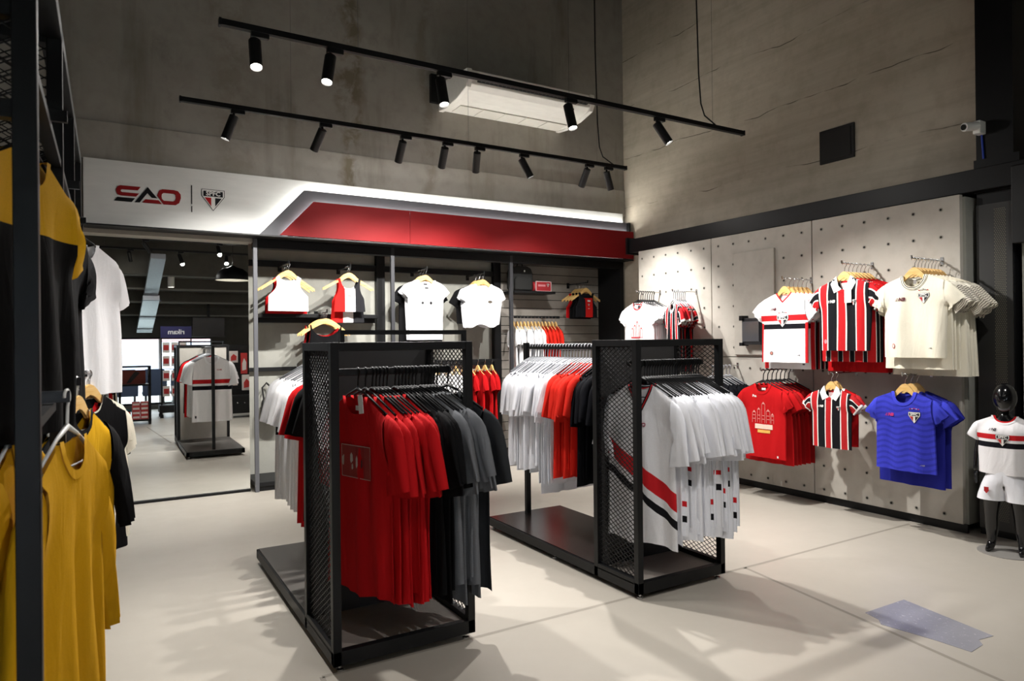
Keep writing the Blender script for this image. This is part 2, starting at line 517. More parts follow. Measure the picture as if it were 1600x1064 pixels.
def shield_flat(parent, cx, y, cz, w):
    for i, (c, polys) in enumerate(shield_layers(w)):
        m = MB()
        for P in polys:
            if P[0] == 'mesh':
                m.add([(cx + v[0], y - .0016 * i, cz + v[1]) for v in P[1]], P[2])
            else:
                m.prism([(cx + p[0], cz + p[1]) for p in P], y - .0016 * i, y - .0016 * i + 0.0015)
        m.obj(['crest_border', 'crest_field', 'crest_black', 'crest_red', 'crest_letters'][i], plain(c, 0.6, 0.0, 0.2), parent)
shield_flat(fa, 0.822, YL - .004, 2.684, 0.193)

# ------------------------------------------------------------------ mirror
mr = empty('wall_mirror', (0.5, YW + .1, 0), 'tall frameless wall mirror reflecting the shop, beside the display bays', 'mirror')
MB().box((-1.2, 1.14), (YW + .085, YW + .1), (0.02, 2.335)).obj('mirror_glass', mat_mirror(), mr)
MB().box((-1.2, 1.14), (YW + .06, YW + .1), (0, 0.02)).obj('bottom_channel', M_BLACK, mr)

# ------------------------------------------------------------------ right wall: beam, column, panels
bm_ = struct(MB().box((5.2, XR), (1.2, 6.12), (2.395, 2.55)).obj('beam_right', M_BLACK, bevel=0.004))
MB().box((5.17, XR), (6.1, 6.13), (2.38, 2.57)).obj('end_plate', M_BLACK, bm_)
cl = struct(MB().box((5.27, 5.6), (2.23, 2.46), (0, ZC)).obj('column_right', M_BLACK))
MB().box((5.255, 5.28), (2.19, 2.47), (2.385, 2.62)).obj('beam_bracket', M_BLACK, cl)
wx = struct(MB().box((5.3, 5.36), (1.0, 2.2), (0, 2.42)).obj('wall_recess', M_NICHE))

M_HOLE = plain('0c0c0c', 0.9)
M_RING = plain('98948b', 0.6)
pw = struct(MB().box((5.2, XR - .02), (2.5, 5.9), (0.06, 2.37)).obj('wall_panelled', M_NICHE), 'grey concrete panelled display wall on the right')
holeY = [5.835, 5.645, 5.46, 5.28, 5.09, 4.915, 4.725, 4.54, 4.355, 4.166, 3.975, 3.79, 3.60, 3.41, 3.224, 3.03, 2.84, 2.645]
holeZ = [2.297, 2.10, 1.90, 1.70, 1.505, 1.305, 1.11, .91, .71, .512, .313, .115]
ring_me = MB().lathe([(0.0145, 0.0), (0.0145, 0.003), (0.009, 0.003), (0.0085, 0.0015)], 10)
ring_me.v = [(-p[2], p[0], p[1]) for p in ring_me.v]
ring_me = ring_me.mesh('anchor_ring'); ring_me.materials.append(M_RING)
hole_me = MB().lathe([(0.0092, 0.0012), (0.006, 0.0012), (0.0, 0.0012)], 10)
hole_me.v = [(-p[2], p[0], p[1]) for p in hole_me.v]
hole_me = hole_me.mesh('anchor_hole'); hole_me.materials.append(M_HOLE)
ye = [5.9, 4.818, 3.692, 2.515]; ze = [0.06, 1.213, 2.388]
PX = 5.16
for i in range(3):
    for j in range(2):
        pn = MB().box((PX, 5.2), (ye[i + 1] + .004, ye[i] - .004), (ze[j] + .003, ze[j + 1] - .003)).obj('concrete_panel', M_PANEL, pw, bevel=0.003)
        for y in holeY:
            if not ye[i + 1] < y < ye[i]: continue
            for z in holeZ:
                if not ze[j] < z < ze[j + 1]: continue
                if 4.0 < y < 4.5 and 1.26 < z < 2.25: continue
                off = world_loc(pn)
                r = inst(ring_me, 'anchor_ring', pn, (PX - off.x, y - off.y, z - off.z))
                h = inst(hole_me, 'anchor_hole', pn, (PX - off.x, y - off.y, z - off.z))
MB().box((5.135, 5.16), (4.06, 4.52), (1.235, 2.2)).obj('cover_panel', M_PANEL, pw, bevel=0.004)
MB().box((5.18, 5.2), (2.5, 5.9), (0, 0.06)).obj('baseboard_strip', M_BLACK, pw)
# black vent square on the upper wall
vt = empty('vent_cover', (XR, 3.77, 3.1), 'black square vent cover high on the board-marked concrete wall', 'vent')
MB().box((XR - .02, XR), (3.602, 3.938), (2.972, 3.275)).obj('cover', plain('1c1b1a', 0.7), vt, bevel=0.003)
MB().box((XR - .026, XR - .02), (3.63, 3.91), (3.0, 3.247)).obj('cover_plate', plain('1e1d1c', 0.7), vt, bevel=0.002)
# small black wall box between panel and white jersey
bx = empty('wall_box', (5.135, 4.27, 1.35), 'small black wall box with a clear window beside the white banded jersey', 'box')
MB().box((5.07, 5.135), (4.16, 4.37), (1.33, 1.575)).obj('housing', plain('26272b', 0.3), bx, bevel=0.006)
MB().box((5.06, 5.07), (4.17, 4.36), (1.36, 1.545)).obj('clear_cover', plain('55585e', 0.12, 0.0, 0.8), bx, bevel=0.003)
MB().box((5.05, 5.135), (4.35, 4.385), (1.555, 1.6)).box((5.05, 5.135), (4.35, 4.385), (1.32, 1.35)).obj('hinge', M_BLACK, bx)
# perforated sleeve on the column
ps = empty('perforated_guard', (5.25, 2.35, 0), 'black perforated metal guard wrapped round the column behind the child mannequin', 'guard')
MB().box((5.25, 5.262), (2.235, 2.455), (0.05, 2.3)).obj('sheet', plain('232322', 0.45), ps)
pm = MB()
k = 0
z = 0.12
while z < 2.26:
    for q in range(6):
        y = 2.275 + q * 0.012 + (0.006 if k % 2 else 0)
        pm.add([(5.2485, y - .0032, z), (5.2485, y, z - .0052), (5.2485, y + .0032, z), (5.2485, y, z + .0052)], [(0, 1, 2, 3)])
    z += 0.0125; k += 1
po = pm.obj('perforations', plain('6e6a5c', 0.8), ps); po['kind'] = 'stuff'
# dark speaker / screen at the far right
sp_ = empty('wall_screen', (5.3, 2.1, 2.0), 'dark wall-mounted screen seen edge-on right of the column', 'screen')
MB().box((5.19, 5.25), (1.3, 2.215), (2.0, 2.52)).obj('casing', plain('0e0e0f', 0.35), sp_, bevel=0.006)
MB().box((5.25, 5.3), (1.7, 1.9), (2.15, 2.35)).obj('bracket', M_BLACK, sp_)
# camera on the column
sx = empty('security_camera', (5.22, 2.44, 2.83), 'small white security camera fixed high on the black column', 'camera')
MB().box((5.19, 5.27), (2.395, 2.445), (2.79, 2.88)).obj('mount', M_WHITE, sx, bevel=0.006)
MB().tube([(5.2, 2.42, 2.845), (5.1, 2.455, 2.83)], 0.03, 14).obj('body', M_WHITE, sx)
MB().tube([(5.1, 2.455, 2.83), (5.092, 2.458, 2.829)], 0.02, 14).obj('lens', plain('0a0a0c', 0.1), sx)
MB().tube([(5.262, 2.42, 2.79), (5.262, 2.41, 2.62)], 0.007, 6).obj('cable', plain('2340a8', 0.5), sx)

# ------------------------------------------------------------------ air conditioner
ac = empty('air_conditioner', (3.88, YW, 3.9), 'white ceiling-type air conditioner mounted high on the back wall', 'air conditioner')
AW = plain('ece9e2', 0.35, 0.0, 0.5, 'ac_white')
prof = [(YW, 3.885), (6.55, 3.87), (6.3, 3.885), (6.12, 3.925), (6.05, 3.965), (6.03, 4.03), (6.04, 4.1), (YW, 4.16)]
MB().prism(prof, 3.13, 4.62, 'yz').obj('casing', AW, ac, bevel=0.008)
MB().prism([(y, z) for y, z in [(YW, 3.87), (6.55, 3.855), (6.28, 3.875), (6.06, 3.93), (6.02, 4.0), (6.03, 4.11), (YW, 4.17)]], 3.085, 3.14, 'yz').obj('end_cheek', AW, ac, bevel=0.008)
MB().prism([(y, z) for y, z in [(YW, 3.87), (6.55, 3.855), (6.28, 3.875), (6.06, 3.93), (6.02, 4.0), (6.03, 4.11), (YW, 4.17)]], 4.61, 4.665, 'yz').obj('end_cheek', AW, ac, bevel=0.008)
MB().box((3.2, 4.56), (6.015, 6.045), (3.985, 4.055)).obj('outlet_slot', M_HOLE, ac)
for k in range(28):
    x = 3.23 + k * 0.0485
    MB().box((x, x + .005), (6.008, 6.03), (3.985, 4.055)).obj('louvre_vane', plain('2c2c2c', 0.5), ac)
MB().box((3.2, 4.56), (5.995, 6.025), (4.062, 4.078)).obj('flap', AW, ac)
for k in range(5):
    MB().box((3.2 + k * .275, 3.465 + k * .275), (6.42, 6.64), (3.862, 3.874)).obj('intake_grille', plain('dcd8cf', 0.5), ac, bevel=0.003)
MB().box((4.38, 4.42), (6.08, 6.11), (3.918, 3.935)).obj('receiver', plain('33343a', 0.3), ac)
MB().box((2.98, 3.08), (YW - .05, YW), (3.95, 4.25)).obj('pipe_box', M_BLACK, ac)

# ------------------------------------------------------------------ tracks and spot heads
def ceiling_wire(parent, x, y, z0):
    MB().tube([(x, y, z0), (x, y, ZC)], 0.0011, 5).obj('suspension_wire', M_DSTEEL, parent)

def spot_head(x, y, z, tip, name_label, lit=True, power=1.0, cone=84, aim=None):
    """z = underside of track; tip = direction the head points to"""
    t = empty('track_spotlight', (x, y, z), name_label, 'spotlight', 'spotlights on the ceiling tracks')
    MB().box((x - .02, x + .075), (y - .016, y + .016), (z - .028, z)).obj('adapter', M_BLACK, t, bevel=0.003)
    MB().tube([(x, y, z - .02), (x, y, z - .062)], 0.009, 8).obj('stem', M_BLACK, t)
    d = Vector(tip).normalized()
    c0 = Vector((x, y, z - .055)) - d * 0.01
    c1 = c0 + d * 0.185
    R = 0.033
    m = MB().tube([c0, c0 + d * .004, c1 - d * .002, c1], [R - .004, R, R, R - .001], 20, cap=False)
    m.tube([c0 + d * .0005, c0 + d * .001], [R - .004, R - .004], 20)
    m.tube([c1 - d * .03, c1], [R - .003, R - .003], 20, cap=False)
    m.obj('housing', plain('1a1b1d', 0.4), t, smooth=False)
    MB().tube([c1 - d * .016, c1 - d * .012], R - .004, 20).obj('lens', M_LENS if lit else plain('202020', 0.2), t)
    if lit:
        ld_ = bpy.data.lights.new('spot_lamp', 'SPOT')
        ld_.energy = SPOT_W * power
        ld_.color = SPOT_COL
        ld_.spot_size = radians(cone)
        ld_.spot_blend = 0.9
        ld_.shadow_soft_size = 0.025
        lo = bpy.data.objects.new('spot_lamp', ld_)
        col.objects.link(lo)
        lo.parent = t
        p = c1 + d * 0.004 - Vector((x, y, z))
        lo.location = p
        a = d if aim is None else Vector(aim).normalized()
        lo.rotation_euler = a.to_track_quat('-Z', 'Y').to_euler()
        sp2 = bpy.data.lights.new('spot_spill', 'SPOT')
        sp2.energy = SPILL_W * power; sp2.color = SPOT_COL; sp2.spot_size = radians(172); sp2.spot_blend = .5; sp2.shadow_soft_size = .03
        l2 = bpy.data.objects.new('spot_spill', sp2); col.objects.link(l2); l2.parent = t; l2.location = p; l2.rotation_euler = lo.rotation_euler
    return t
M_LENS = emit('fffaf0', 14.0, 'spot_lens')

def track(x0, x1, y, z, label):
    t = empty('lighting_track', ((x0 + x1) / 2, y, z), label, 'track light')
    MB().box((x0, x1), (y - .018, y + .018), (z, z + .034)).obj('rail', M_BLACK, t, bevel=0.002)
    MB().box((x0 + .01, x1 - .01), (y - .006, y + .006), (z - .0012, z)).obj('groove', plain('060606', 0.6), t)
    MB().box((x0 - .012, x0), (y - .02, y + .02), (z - .003, z + .036)).obj('end_cap', M_BLACK2, t)
    MB().box((x1, x1 + .012), (y - .02, y + .02), (z - .003, z + .036)).obj('end_cap', M_BLACK2, t)
    for x in (x0 + .75, (x0 + x1) / 2 + .25, x1 - .35):
        ceiling_wire(t, x, y, z + .034)
    return t
Z1 = 3.085
t1 = track(0.53, 4.57, 3.91, Z1, 'long black lighting track with five spotlights, hung nearer the camera')
t2 = track(0.45, 4.45, 5.27, Z1, 'long black lighting track with eight spotlights, hung in front of the fascia')
t3 = track(0.2, 4.4, 1.19, Z1, 'black lighting track over the camera lighting the rack fronts')
t4 = track(-0.8, 3.2, -0.17, Z1, 'black lighting track seen only in the mirror')
for t, (xa, ya) in ((t1, (4.09, 3.91)), (t2, (4.13, 5.27))):
    MB().tube([(xa - .05, ya, ZC), (xa - .04, ya, 4.2), (xa - .02, ya, 3.5), (xa, ya, 3.27), (xa + .04, ya, 3.18), (xa + .17, ya, Z1 + .034)], 0.006, 6).obj('power_cable', M_BLACK, t)

T1 = [((0.70), (-.03, -.42, -1), 'first spotlight from the left on the nearer track, lens glowing at the camera', 1.0),
      ((1.115), (-.22, -.3, -1), 'second spotlight from the left on the nearer track, tilted to the left', 1.0),
      ((1.81), (.02, -.28, -1), 'third spotlight on the nearer track, in front of the air conditioner left end', 1.2),
      ((2.79), (.03, -.3, -1), 'fourth spotlight on the nearer track, in front of the air conditioner right end', 1.3),
      ((3.62), (.44, -.42, -1), 'fifth spotlight on the nearer track, tilted right towards the panelled wall', 1.7)]
for x, d, lb, p in T1: spot_head(x, 3.91, Z1, d, lb, True, p)
T2 = [(0.795, (-.36, .10, -1), 'first spotlight from the left on the farther track, tilted left', 0.9),
      (1.435, (-.30, .75, -1), 'second spotlight from the left on the farther track, tilted left', 1.2),
      (2.095, (-.0, .8, -1), 'third spotlight on the farther track, hanging straight', 1.2),
      (2.475, (.12, .8, -1), 'fourth spotlight on the farther track, just left of its middle', 1.2),
      (2.785, (.26, .75, -1), 'fifth spotlight on the farther track, just right of its middle', 1.2),
      (3.24, (.48, -.2, -1), 'sixth spotlight on the farther track, lens edge tilted right', 0.9),
      (3.98, (.0, .7, -1), 'seventh spotlight on the farther track, hanging straight near its right end', 0.7),
      (4.215, (.42, .12, -1), 'eighth spotlight on the farther track, last at its right end', 1.25)]
for x, d, lb, p in T2: spot_head(x, 5.27, Z1, d, lb, True, p)
for k, (x, d, p) in enumerate([(0.5, (.7, -.3, -1), .25), (1.6, (.1, .8, -1), .25), (2.6, (.0, .8, -1), .45), (3.9, (.5, .5, -1), .4)]):
    spot_head(x, 1.19, Z1, d, ORD[k].capitalize().lower() + ' spotlight from the left on the track above the camera', True, p)
for k, (x, d, p) in enumerate([(0.32, (.2, -.6, -1), .4), (1.12, (.3, .2, -1), .6), (1.92, (-.1, .9, -1), 1.0)]):
    spot_head(x, -.17, Z1, d, ORD[k] + ' spotlight of the track reflected high in the mirror', True, p)

# ------------------------------------------------------------------ garments
def sstep(a, b, x):
    t = max(0.0, min(1.0, (x - a) / (b - a)))
    return t * t * (3 - 2 * t)

class Pattern:
    """cut of a garment; origin = base of the neck at the hanger, x to the viewer's right, front towards -y"""
    def __init__(s, sw=.22, nw=.075, aw=.245, hw=.26, L=.74, arm=.27, sl=.22, droop=62, cuff=.75, T=.018, nd=.085, vneck=False,
                 A=.012, lam=.13, seed=0, slope=21, sleeves=True, strap=None, tail=0.0, hemwave=.0, nx=22, nz=20, bd=.018, twist=0.0):
        s.__dict__.update(locals()); del s.__dict__['s']
        r = random.Random(seed * 97 + int(L * 1000))
        s.p = [r.uniform(0, 6.28) for _ in range(8)]
        s.d = (sw - nw) * math.tan(radians(slope))
        s.body = s.make_body()
        s.sleeve = [s.make_sleeve(-1), s.make_sleeve(1)] if sleeves else []
        s.collar = s.make_collar()
    def ztop(s, x, front=True):
        ax = abs(x)
        if ax >= s.nw: return -(ax - s.nw) * math.tan(radians(s.slope))
        k = ax / s.nw
        if not front: return -s.bd * sqrt(max(0, 1 - k * k))
        if s.vneck: return -s.nd * (1 - k) ** 0.85
        return -s.nd * (1 - k ** 2.4) ** 0.62
    def zbot(s, u):
        return -s.L - s.tail * (1 - u * u) + s.hemwave * sin(u * 5 + s.p[5])
    def half(s, v):
        z = -s.d + v * (-s.L + s.d)
        if s.strap is not None:
            # sleeveless: strap narrows then flares to the chest
            za = -s.arm
            if z > za:
                k = (z + s.d) / (za + s.d)
                return s.sw - s.strap * sin(pi * min(1, k * .9)) * .55 + (s.aw - s.sw) * k ** 2.6
            k = (z - za) / (-s.L - za)
            return s.aw + (s.hw - s.aw) * sstep(0, 1, k)
        if z > -s.arm:
            k = (z + s.d) / (-s.arm + s.d)
            return s.sw + (s.aw - s.sw) * k * k
        k = (z + s.arm) / (-s.L + s.arm)
        return s.aw + (s.hw - s.aw) * k + s.twist * .02 * sin(3.1 * k)
    def thick(s, u, v, x, z):
        dz = -(abs(x) - s.nw) * math.tan(radians(s.slope)) * (abs(x) > s.nw) - z
        t = s.T * sstep(0, .10, dz) * (1 - abs(u) ** 3.0) + .006 * (1 - sstep(0, .1, dz))
        zs = -s.d + v * (-s.L + s.d)
        if s.sleeves and zs > -s.arm:
            k = (zs + s.d) / (-s.arm + s.d)
            t += .028 * sqrt(max(0, 1 - (2 * k - 1) ** 2)) * abs(u) ** 4
        t += .0035
        return t
    def mid(s, x, z):
        r = sstep(.10, .62, -z / s.L)
        p = s.p
        return s.A * r * (.62 * sin(2 * pi * x / s.lam + p[0] + 2.2 * z) + .38 * sin(2 * pi * x / (s.lam * .53) + p[1] - 1.5 * z)) + .25 * s.A * sin(9 * z + p[2])
    def pt(s, u, v, front):
        hw = s.half(v)
        x = u * hw
        zt = s.ztop(u * s.sw, front)
        z = zt + v * (s.zbot(u) - zt)
        t = s.thick(u, v, x, z)
        y = s.mid(x, z) + (-t if front else t)
        if front: y += s.A * .45 * sstep(.12, .5, -z / s.L) * sin(2 * pi * x / (s.lam * .8) + s.p[3] + 3 * z) * (1 - u * u)
        return Vector((x, y, z))
    def front_at(s, x, z):
        u, v = 0, .5
        for _ in range(10):
            u = max(-1, min(1, x / s.half(max(0, min(1, v)))))
            zt = s.ztop(u * s.sw)
            v = max(0, min(1, (zt - z) / (zt - s.zbot(u))))
        return s.pt(u, v, True).y
    def finish(s, me, uvs):
        uv = me.uv_layers.new(name='cloth')
        for l in me.loops: uv.data[l.index].uv = uvs[l.vertex_index]
        for p in me.polygons: p.use_smooth = True
        return me
    def make_body(s):
        m = MB(); uvs = []
        nx, nz = s.nx, s.nz
        us = [-cos(pi * i / nx) * .35 + (-1 + 2 * i / nx) * .65 for i in range(nx + 1)]
        idx = {}
        for side in (0, 1):
            for j in range(nz + 1):
                v = (j / nz) ** 1.15
                for i, u in enumerate(us):
                    if side and i in (0, nx):
                        # side seams are shared below the armpit and above it stay open for the sleeve
                        zs = -s.d + v * (-s.L + s.d)
                        if zs <= -s.arm or j == 0 or not s.sleeves:
                            idx[side, j, i] = idx[0, j, i]; continue
                    p = s.pt(u, v, side == 0)
                    idx[side, j, i] = len(m.v)
                    m.v.append(tuple(p)); uvs.append((p.x, -p.z))
        for side in (0, 1):
            for j in range(nz):
                for i in range(nx):
                    q = (idx[side, j, i], idx[side, j, i + 1], idx[side, j + 1, i + 1], idx[side, j + 1, i])
                    if len(set(q)) == 4: m.f.append(q if side == 0 else q[::-1])
        me = m.mesh('garment_body', fix=False)
        return s.finish(me, uvs)
    def make_sleeve(s, sg):
        m = MB(); uvs = []
        ns, nk = 9, 14
        r = random.Random(s.seed * 31 + sg)
        ph = r.uniform(0, 6.28)
        S = Vector((s.sw, 0, -s.d)); Ap = Vector((s.aw, 0, -s.arm))
        top = [S.copy()]
        for i in range(ns):
            a = radians(s.slope + (s.droop - s.slope) * sstep(0, .45, (i + .5) / ns))
            top.append(top[-1] + Vector((cos(a), 0, -sin(a))) * (s.sl / ns))
        a2 = radians(min(s.droop + 9, 88))
        lb = s.sl - s.arm * .35 if s.sl > .35 else s.sl * .6
        endw = (s.arm - s.d) * s.cuff
        aD = radians(s.droop)
        Bend = top[-1] + Vector((-sin(aD), 0, -cos(aD))) * endw
        for i in range(ns + 1):
            k = i / ns
            pb = Ap + (Bend - Ap) * k + Vector((0, 0, .02 * sin(pi * k)))
            tt = (.028 * (1 - k) + .017 * k + .006 * sin(pi * k))
            for q in range(nk):
                f = 2 * pi * q / nk
                c = (1 + cos(f)) / 2
                p = top[i] * c + pb * (1 - c) + Vector((0, tt * sin(f), 0))
                p.y += s.A * 1.1 * sstep(0, .6, k) * sin(5 * pi * (1 - c) + ph + 2 * k) 
                if i == 0: p = p + Vector((-.006, 0, 0))
                m.v.append((sg * p.x, p.y, p.z))
                uvs.append((k * s.sl, (1 - c) * (s.arm - s.d)))
        for i in range(ns):
            for q in range(nk):
                a = i * nk + q; b = i * nk + (q + 1) % nk
                m.f.append((a, b, b + nk, a + nk) if sg > 0 else (a, a + nk, b + nk, b))
        return s.finish(m.mesh('garment_sleeve'), uvs)
    def make_collar(s):
        m = MB(); uvs = []
        n = 18
        path = []
        for i in range(n + 1):
            x = s.nw * (-1 + 2 * i / n); path.append((x, s.ztop(x, True), True))
        for i in range(1, n):
            x = s.nw * (1 - 2 * i / n); path.append((x, s.ztop(x, False), False))
        N = len(path)
        for x, z, fr in path:
            o = Vector((x, 0, z - .0)); o = o.normalized() if o.length > 1e-4 else Vector((0, 0, -1))
            if fr and s.vneck: o = Vector((.62 if x > 0 else -.62, 0, -.78)) if abs(x) > .004 else Vector((0, 0, -1.2))
            w = .019 if fr else .012
            for dd, k in ((-.004, 0), (w, 1)):
                q = Vector((x, 0, z)) + o * dd
                if fr:
                    y = s.front_at(q.x, min(q.z, s.ztop(q.x))) - .003
                else: y = .0095
                m.v.append((q.x, y, q.z)); uvs.append((x, dd + .004))
        for i in range(N):
            a = 2 * i; b = 2 * ((i + 1) % N)
            m.f.append((a, b, b + 1, a + 1))
        return s.finish(m.mesh('garment_collar'), uvs)

_pat = {}
def pattern(**kw):
    k = tuple(sorted(kw.items()))
    if k not in _pat: _pat[k] = Pattern(**kw)
    return _pat[k]

def with_slot(me, mat):
    if not me.materials: me.materials.append(mat)
    return me

def shirt(name, P, loc, rz, mats, label, cat, group, collar=True, tilt=0.0, swing=0.0):
    """mats = (body, sleeve, collar) materials"""
    b = inst(with_slot(P.body, mats[0]), name, None, loc, rz, mats[0])
    if tilt or swing: b.rotation_euler = (swing, tilt, rz)
    tag(b, label, cat, group)
    for me in P.sleeve:
        sv = inst(with_slot(me, mats[1]), 'sleeve', b, mat=mats[1])
        if P.slope > 24: sv.rotation_euler = (random.uniform(-.07, .07), random.uniform(-.07, .07), random.uniform(-.06, .06))
    if P.slope > 24: b.scale = (random.uniform(.93, 1.04), 1, random.uniform(.93, 1.05))
    if collar: inst(with_slot(P.collar, mats[2]), 'collar', b, mat=mats[2])
    return b

# flat prints that follow the cloth
def decal(parent, P, name, polys, hexc, lift=0.003, sub=1):
    bm = bmesh.new()
    for pl in polys:
        if pl[0] == 'mesh':
            vs = [bm.verts.new((v[0], 0, v[1])) for v in pl[1]]
            for f in pl[2]:
                try: bm.faces.new([vs[i] for i in f])
                except ValueError: pass
        else:
            bm.faces.new([bm.verts.new((x, 0, z)) for x, z in pl])
    bmesh.ops.triangulate(bm, faces=bm.faces)
    for _ in range(sub):
        e = [e for e in bm.edges if e.calc_length() > .016]
        if e: bmesh.ops.subdivide_edges(bm, edges=e, cuts=1); bmesh.ops.triangulate(bm, faces=bm.faces)
    for v in bm.verts: v.co.y = P.front_at(v.co.x, v.co.z) - lift
    for f in bm.faces:
        f.normal_update()
        if f.normal.y > 0: f.normal_flip()
    me = bpy.data.meshes.new(name); bm.to_mesh(me); bm.free()
    me.materials.append(plain(hexc, 0.6))
    o = bpy.data.objects.new(name, me); col.objects.link(o); o.parent = parent
    return o

def off_polys(polys, dx, dz):
    r = []
    for p in polys:
        if p[0] == 'mesh': r.append(('mesh', [(v[0] + dx, v[1] + dz) for v in p[1]], p[2]))
        else: r.append([(x + dx, z + dz) for x, z in p])
    return r

def crest(parent, P, cx, cz, w):
    for i, (c, polys) in enumerate(shield_layers(w)):
        decal(parent, P, ['crest_border', 'crest_field', 'crest_black', 'crest_red', 'crest_letters'][i], off_polys(polys, cx, cz), c, 0.003 + .0011 * i, 2)
def stars(parent, P, cx, cz, r, cols, dx):
    for k, c in enumerate(cols):
        x0 = cx + (k - (len(cols) - 1) / 2) * dx
        z0 = cz + (.35 * dx if k == len(cols) // 2 else 0) + (.15 * dx if k in (1, 3) and len(cols) == 5 else 0)
        pts = [(x0 + (r if q % 2 == 0 else r * .42) * sin(q * pi / 5), z0 + (r if q % 2 == 0 else r * .42) * cos(q * pi / 5)) for q in range(10)]
        decal(parent, P, 'star', [pts], c, .0035, 0)
def word(parent, P, s, cx, cz, size, hexc, name='lettering', bold=0.0, shear=0.0, lift=.0035):
    tv, tf = text_geo(s, size, bold, shear)
    return decal(parent, P, name, [('mesh', [(v[0] + cx, v[1] + cz) for v in tv], tf)], hexc, lift, 1)
def disc(parent, P, cx, cz, r, hexc, name='round_patch', lift=.003, n=14):
    return decal(parent, P, name, [[(cx + r * cos(2 * pi * k / n), cz + r * sin(2 * pi * k / n)) for k in range(n)]], hexc, lift, 1)
def rect(parent, P, cx, cz, w, h, hexc, name='print_patch', lift=.003):
    return decal(parent, P, name, [[(cx - w / 2, cz - h / 2), (cx + w / 2, cz - h / 2), (cx + w / 2, cz + h / 2), (cx - w / 2, cz + h / 2)]], hexc, lift, 2)
def sao_mark(parent, P, cx, cz, w, c1='a81a1e', c2='14151a'):
    def tr(pts): return [((x - .305) / .51 * w + cx, (z - 2.677) / .51 * w + cz) for x, z in pts]
    decal(parent, P, 'mark_red', [tr(L_S), tr(L_AB)], c1, .0035, 0)
    decal(parent, P, 'mark_black', [tr(L_SB), tr(L_A)], c2, .0035, 0)
    n = len(L_OO); q = []
    for i in range(n):
        j = (i + 1) % n
        q.append(tr([L_OO[i], L_OO[j], L_OI[j], L_OI[i]]))
    decal(parent, P, 'mark_red', q, c1, .0035, 0)
def maker_mark(parent, P, cx, cz, w, hexc):
    """two slanted block letters N B with speed lines"""
    decal(parent, P, 'maker_mark', [[(cx - w * .62, cz + w * .16), (cx - w * .38, cz + w * .16), (cx - w * .36, cz + w * .1), (cx - w * .64, cz + w * .1)],
                                    [(cx - w * .70, cz + w * .02), (cx - w * .42, cz + w * .02), (cx - w * .44, cz - w * .04), (cx - w * .72, cz - w * .04)],
                                    [(cx - w * .78, cz - w * .12), (cx - w * .46, cz - w * .12), (cx - w * .48, cz - w * .18), (cx - w * .80, cz - w * .18)]], hexc, .0035, 0)
    word(parent, P, 'NB', cx + w * .04, cz, w * .58, hexc, 'maker_mark', w * .03, .25)

# ------------------------------------------------------------------ hangers
def hook_pts(z0, zl=.107, r=.018):
    return [(0, 0, z0), (0, 0, z0 + .012), (.004, 0, zl - r - .008)] + [(r * cos(a), 0, zl + r * sin(a)) for a in [radians(d) for d in (-60, -25, 10, 45, 80, 115, 150, 185)]]
def wood_board(w, nw, slope):
    m = MB(); n = 18
    tp = []; bt = []
    nn = min(nw * .92, w * .5)
    for i in range(n + 1):
        x = w * (-1 + 2 * i / n); ax = abs(x)
        zs = -(max(ax, nn) - nn) * math.tan(radians(slope)) - .004
        zc = zs + .060 * (max(0, 1 - (ax / nn) ** 1.7) if ax < nn else 0)
        h = .024 + .026 * max(0, 1 - (ax / (nn * 1.4)) ** 2)
        tp.append((x, zc)); bt.append((x, zc - h))
    for i in range(n):
        m.add([(tp[i][0], -.006, tp[i][1]), (tp[i + 1][0], -.006, tp[i + 1][1]), (bt[i + 1][0], -.006, bt[i + 1][1]), (bt[i][0], -.006, bt[i][1]),
               (tp[i][0], .006, tp[i][1]), (tp[i + 1][0], .006, tp[i + 1][1]), (bt[i + 1][0], .006, bt[i + 1][1]), (bt[i][0], .006, bt[i][1])],
              [(0, 1, 2, 3), (7, 6, 5, 4), (0, 4, 5, 1), (3, 2, 6, 7)] + ([(0, 3, 7, 4)] if i == 0 else []) + ([(1, 5, 6, 2)] if i == n - 1 else []))
    me = m.mesh('hanger_board')
    me.materials.append(M_WOOD)
    return me
def plastic_arms(w, drop):
    m = MB()
    m.tube([(-w, 0, -.002 - drop), (-.07, 0, .004), (0, 0, .03), (.07, 0, .004), (w, 0, -.002 - drop)], [.0045, .005, .008, .005, .0045], 6)
    m.tube([(-w, 0, .004 - drop), (-w * .5, 0, -.012 - drop), (w * .5, 0, -.012 - drop), (w, 0, .004 - drop)], .003, 5)
    me = m.mesh('hanger_arms')
    for p in me.polygons: p.use_smooth = True
    return me
HK = {}
def hook_mesh(kind):
    if kind not in HK:
        m = MB().tube(hook_pts(.03), .0042 if kind != 'wood' else .0022, 6)
        me = m.mesh('hanger_hook')
        for p in me.polygons: p.use_smooth = True
        HK[kind] = me
    return HK[kind]
HB = {}
def hanger(kind, P, loc, rz, label, group, wide=None):
    """kind: wood / black / grey / white"""
    w = wide or P.sw * .93
    drop = (w - P.nw) * math.tan(radians(P.slope)) if w > P.nw else .02
    k = (kind == 'wood', round(w, 3), round(drop, 3), P.nw)
    if k not in HB: HB[k] = wood_board(w, P.nw, P.slope) if kind == 'wood' else plastic_arms(w, drop)
    mt = {'wood': M_WOOD, 'black': M_PLASTIC, 'grey': M_SEE, 'white': M_WHITE}[kind]
    h = inst(with_slot(HB[k], mt), {'wood': 'wooden_hanger', 'black': 'plastic_hanger', 'grey': 'plastic_hanger', 'white': 'plastic_hanger'}[kind], None, loc, rz, mt)
    tag(h, label, 'hanger', group)
    hm = M_STEEL if kind == 'wood' else mt
    inst(with_slot(hook_mesh(kind), hm), 'hook', h, mat=hm)
    return h
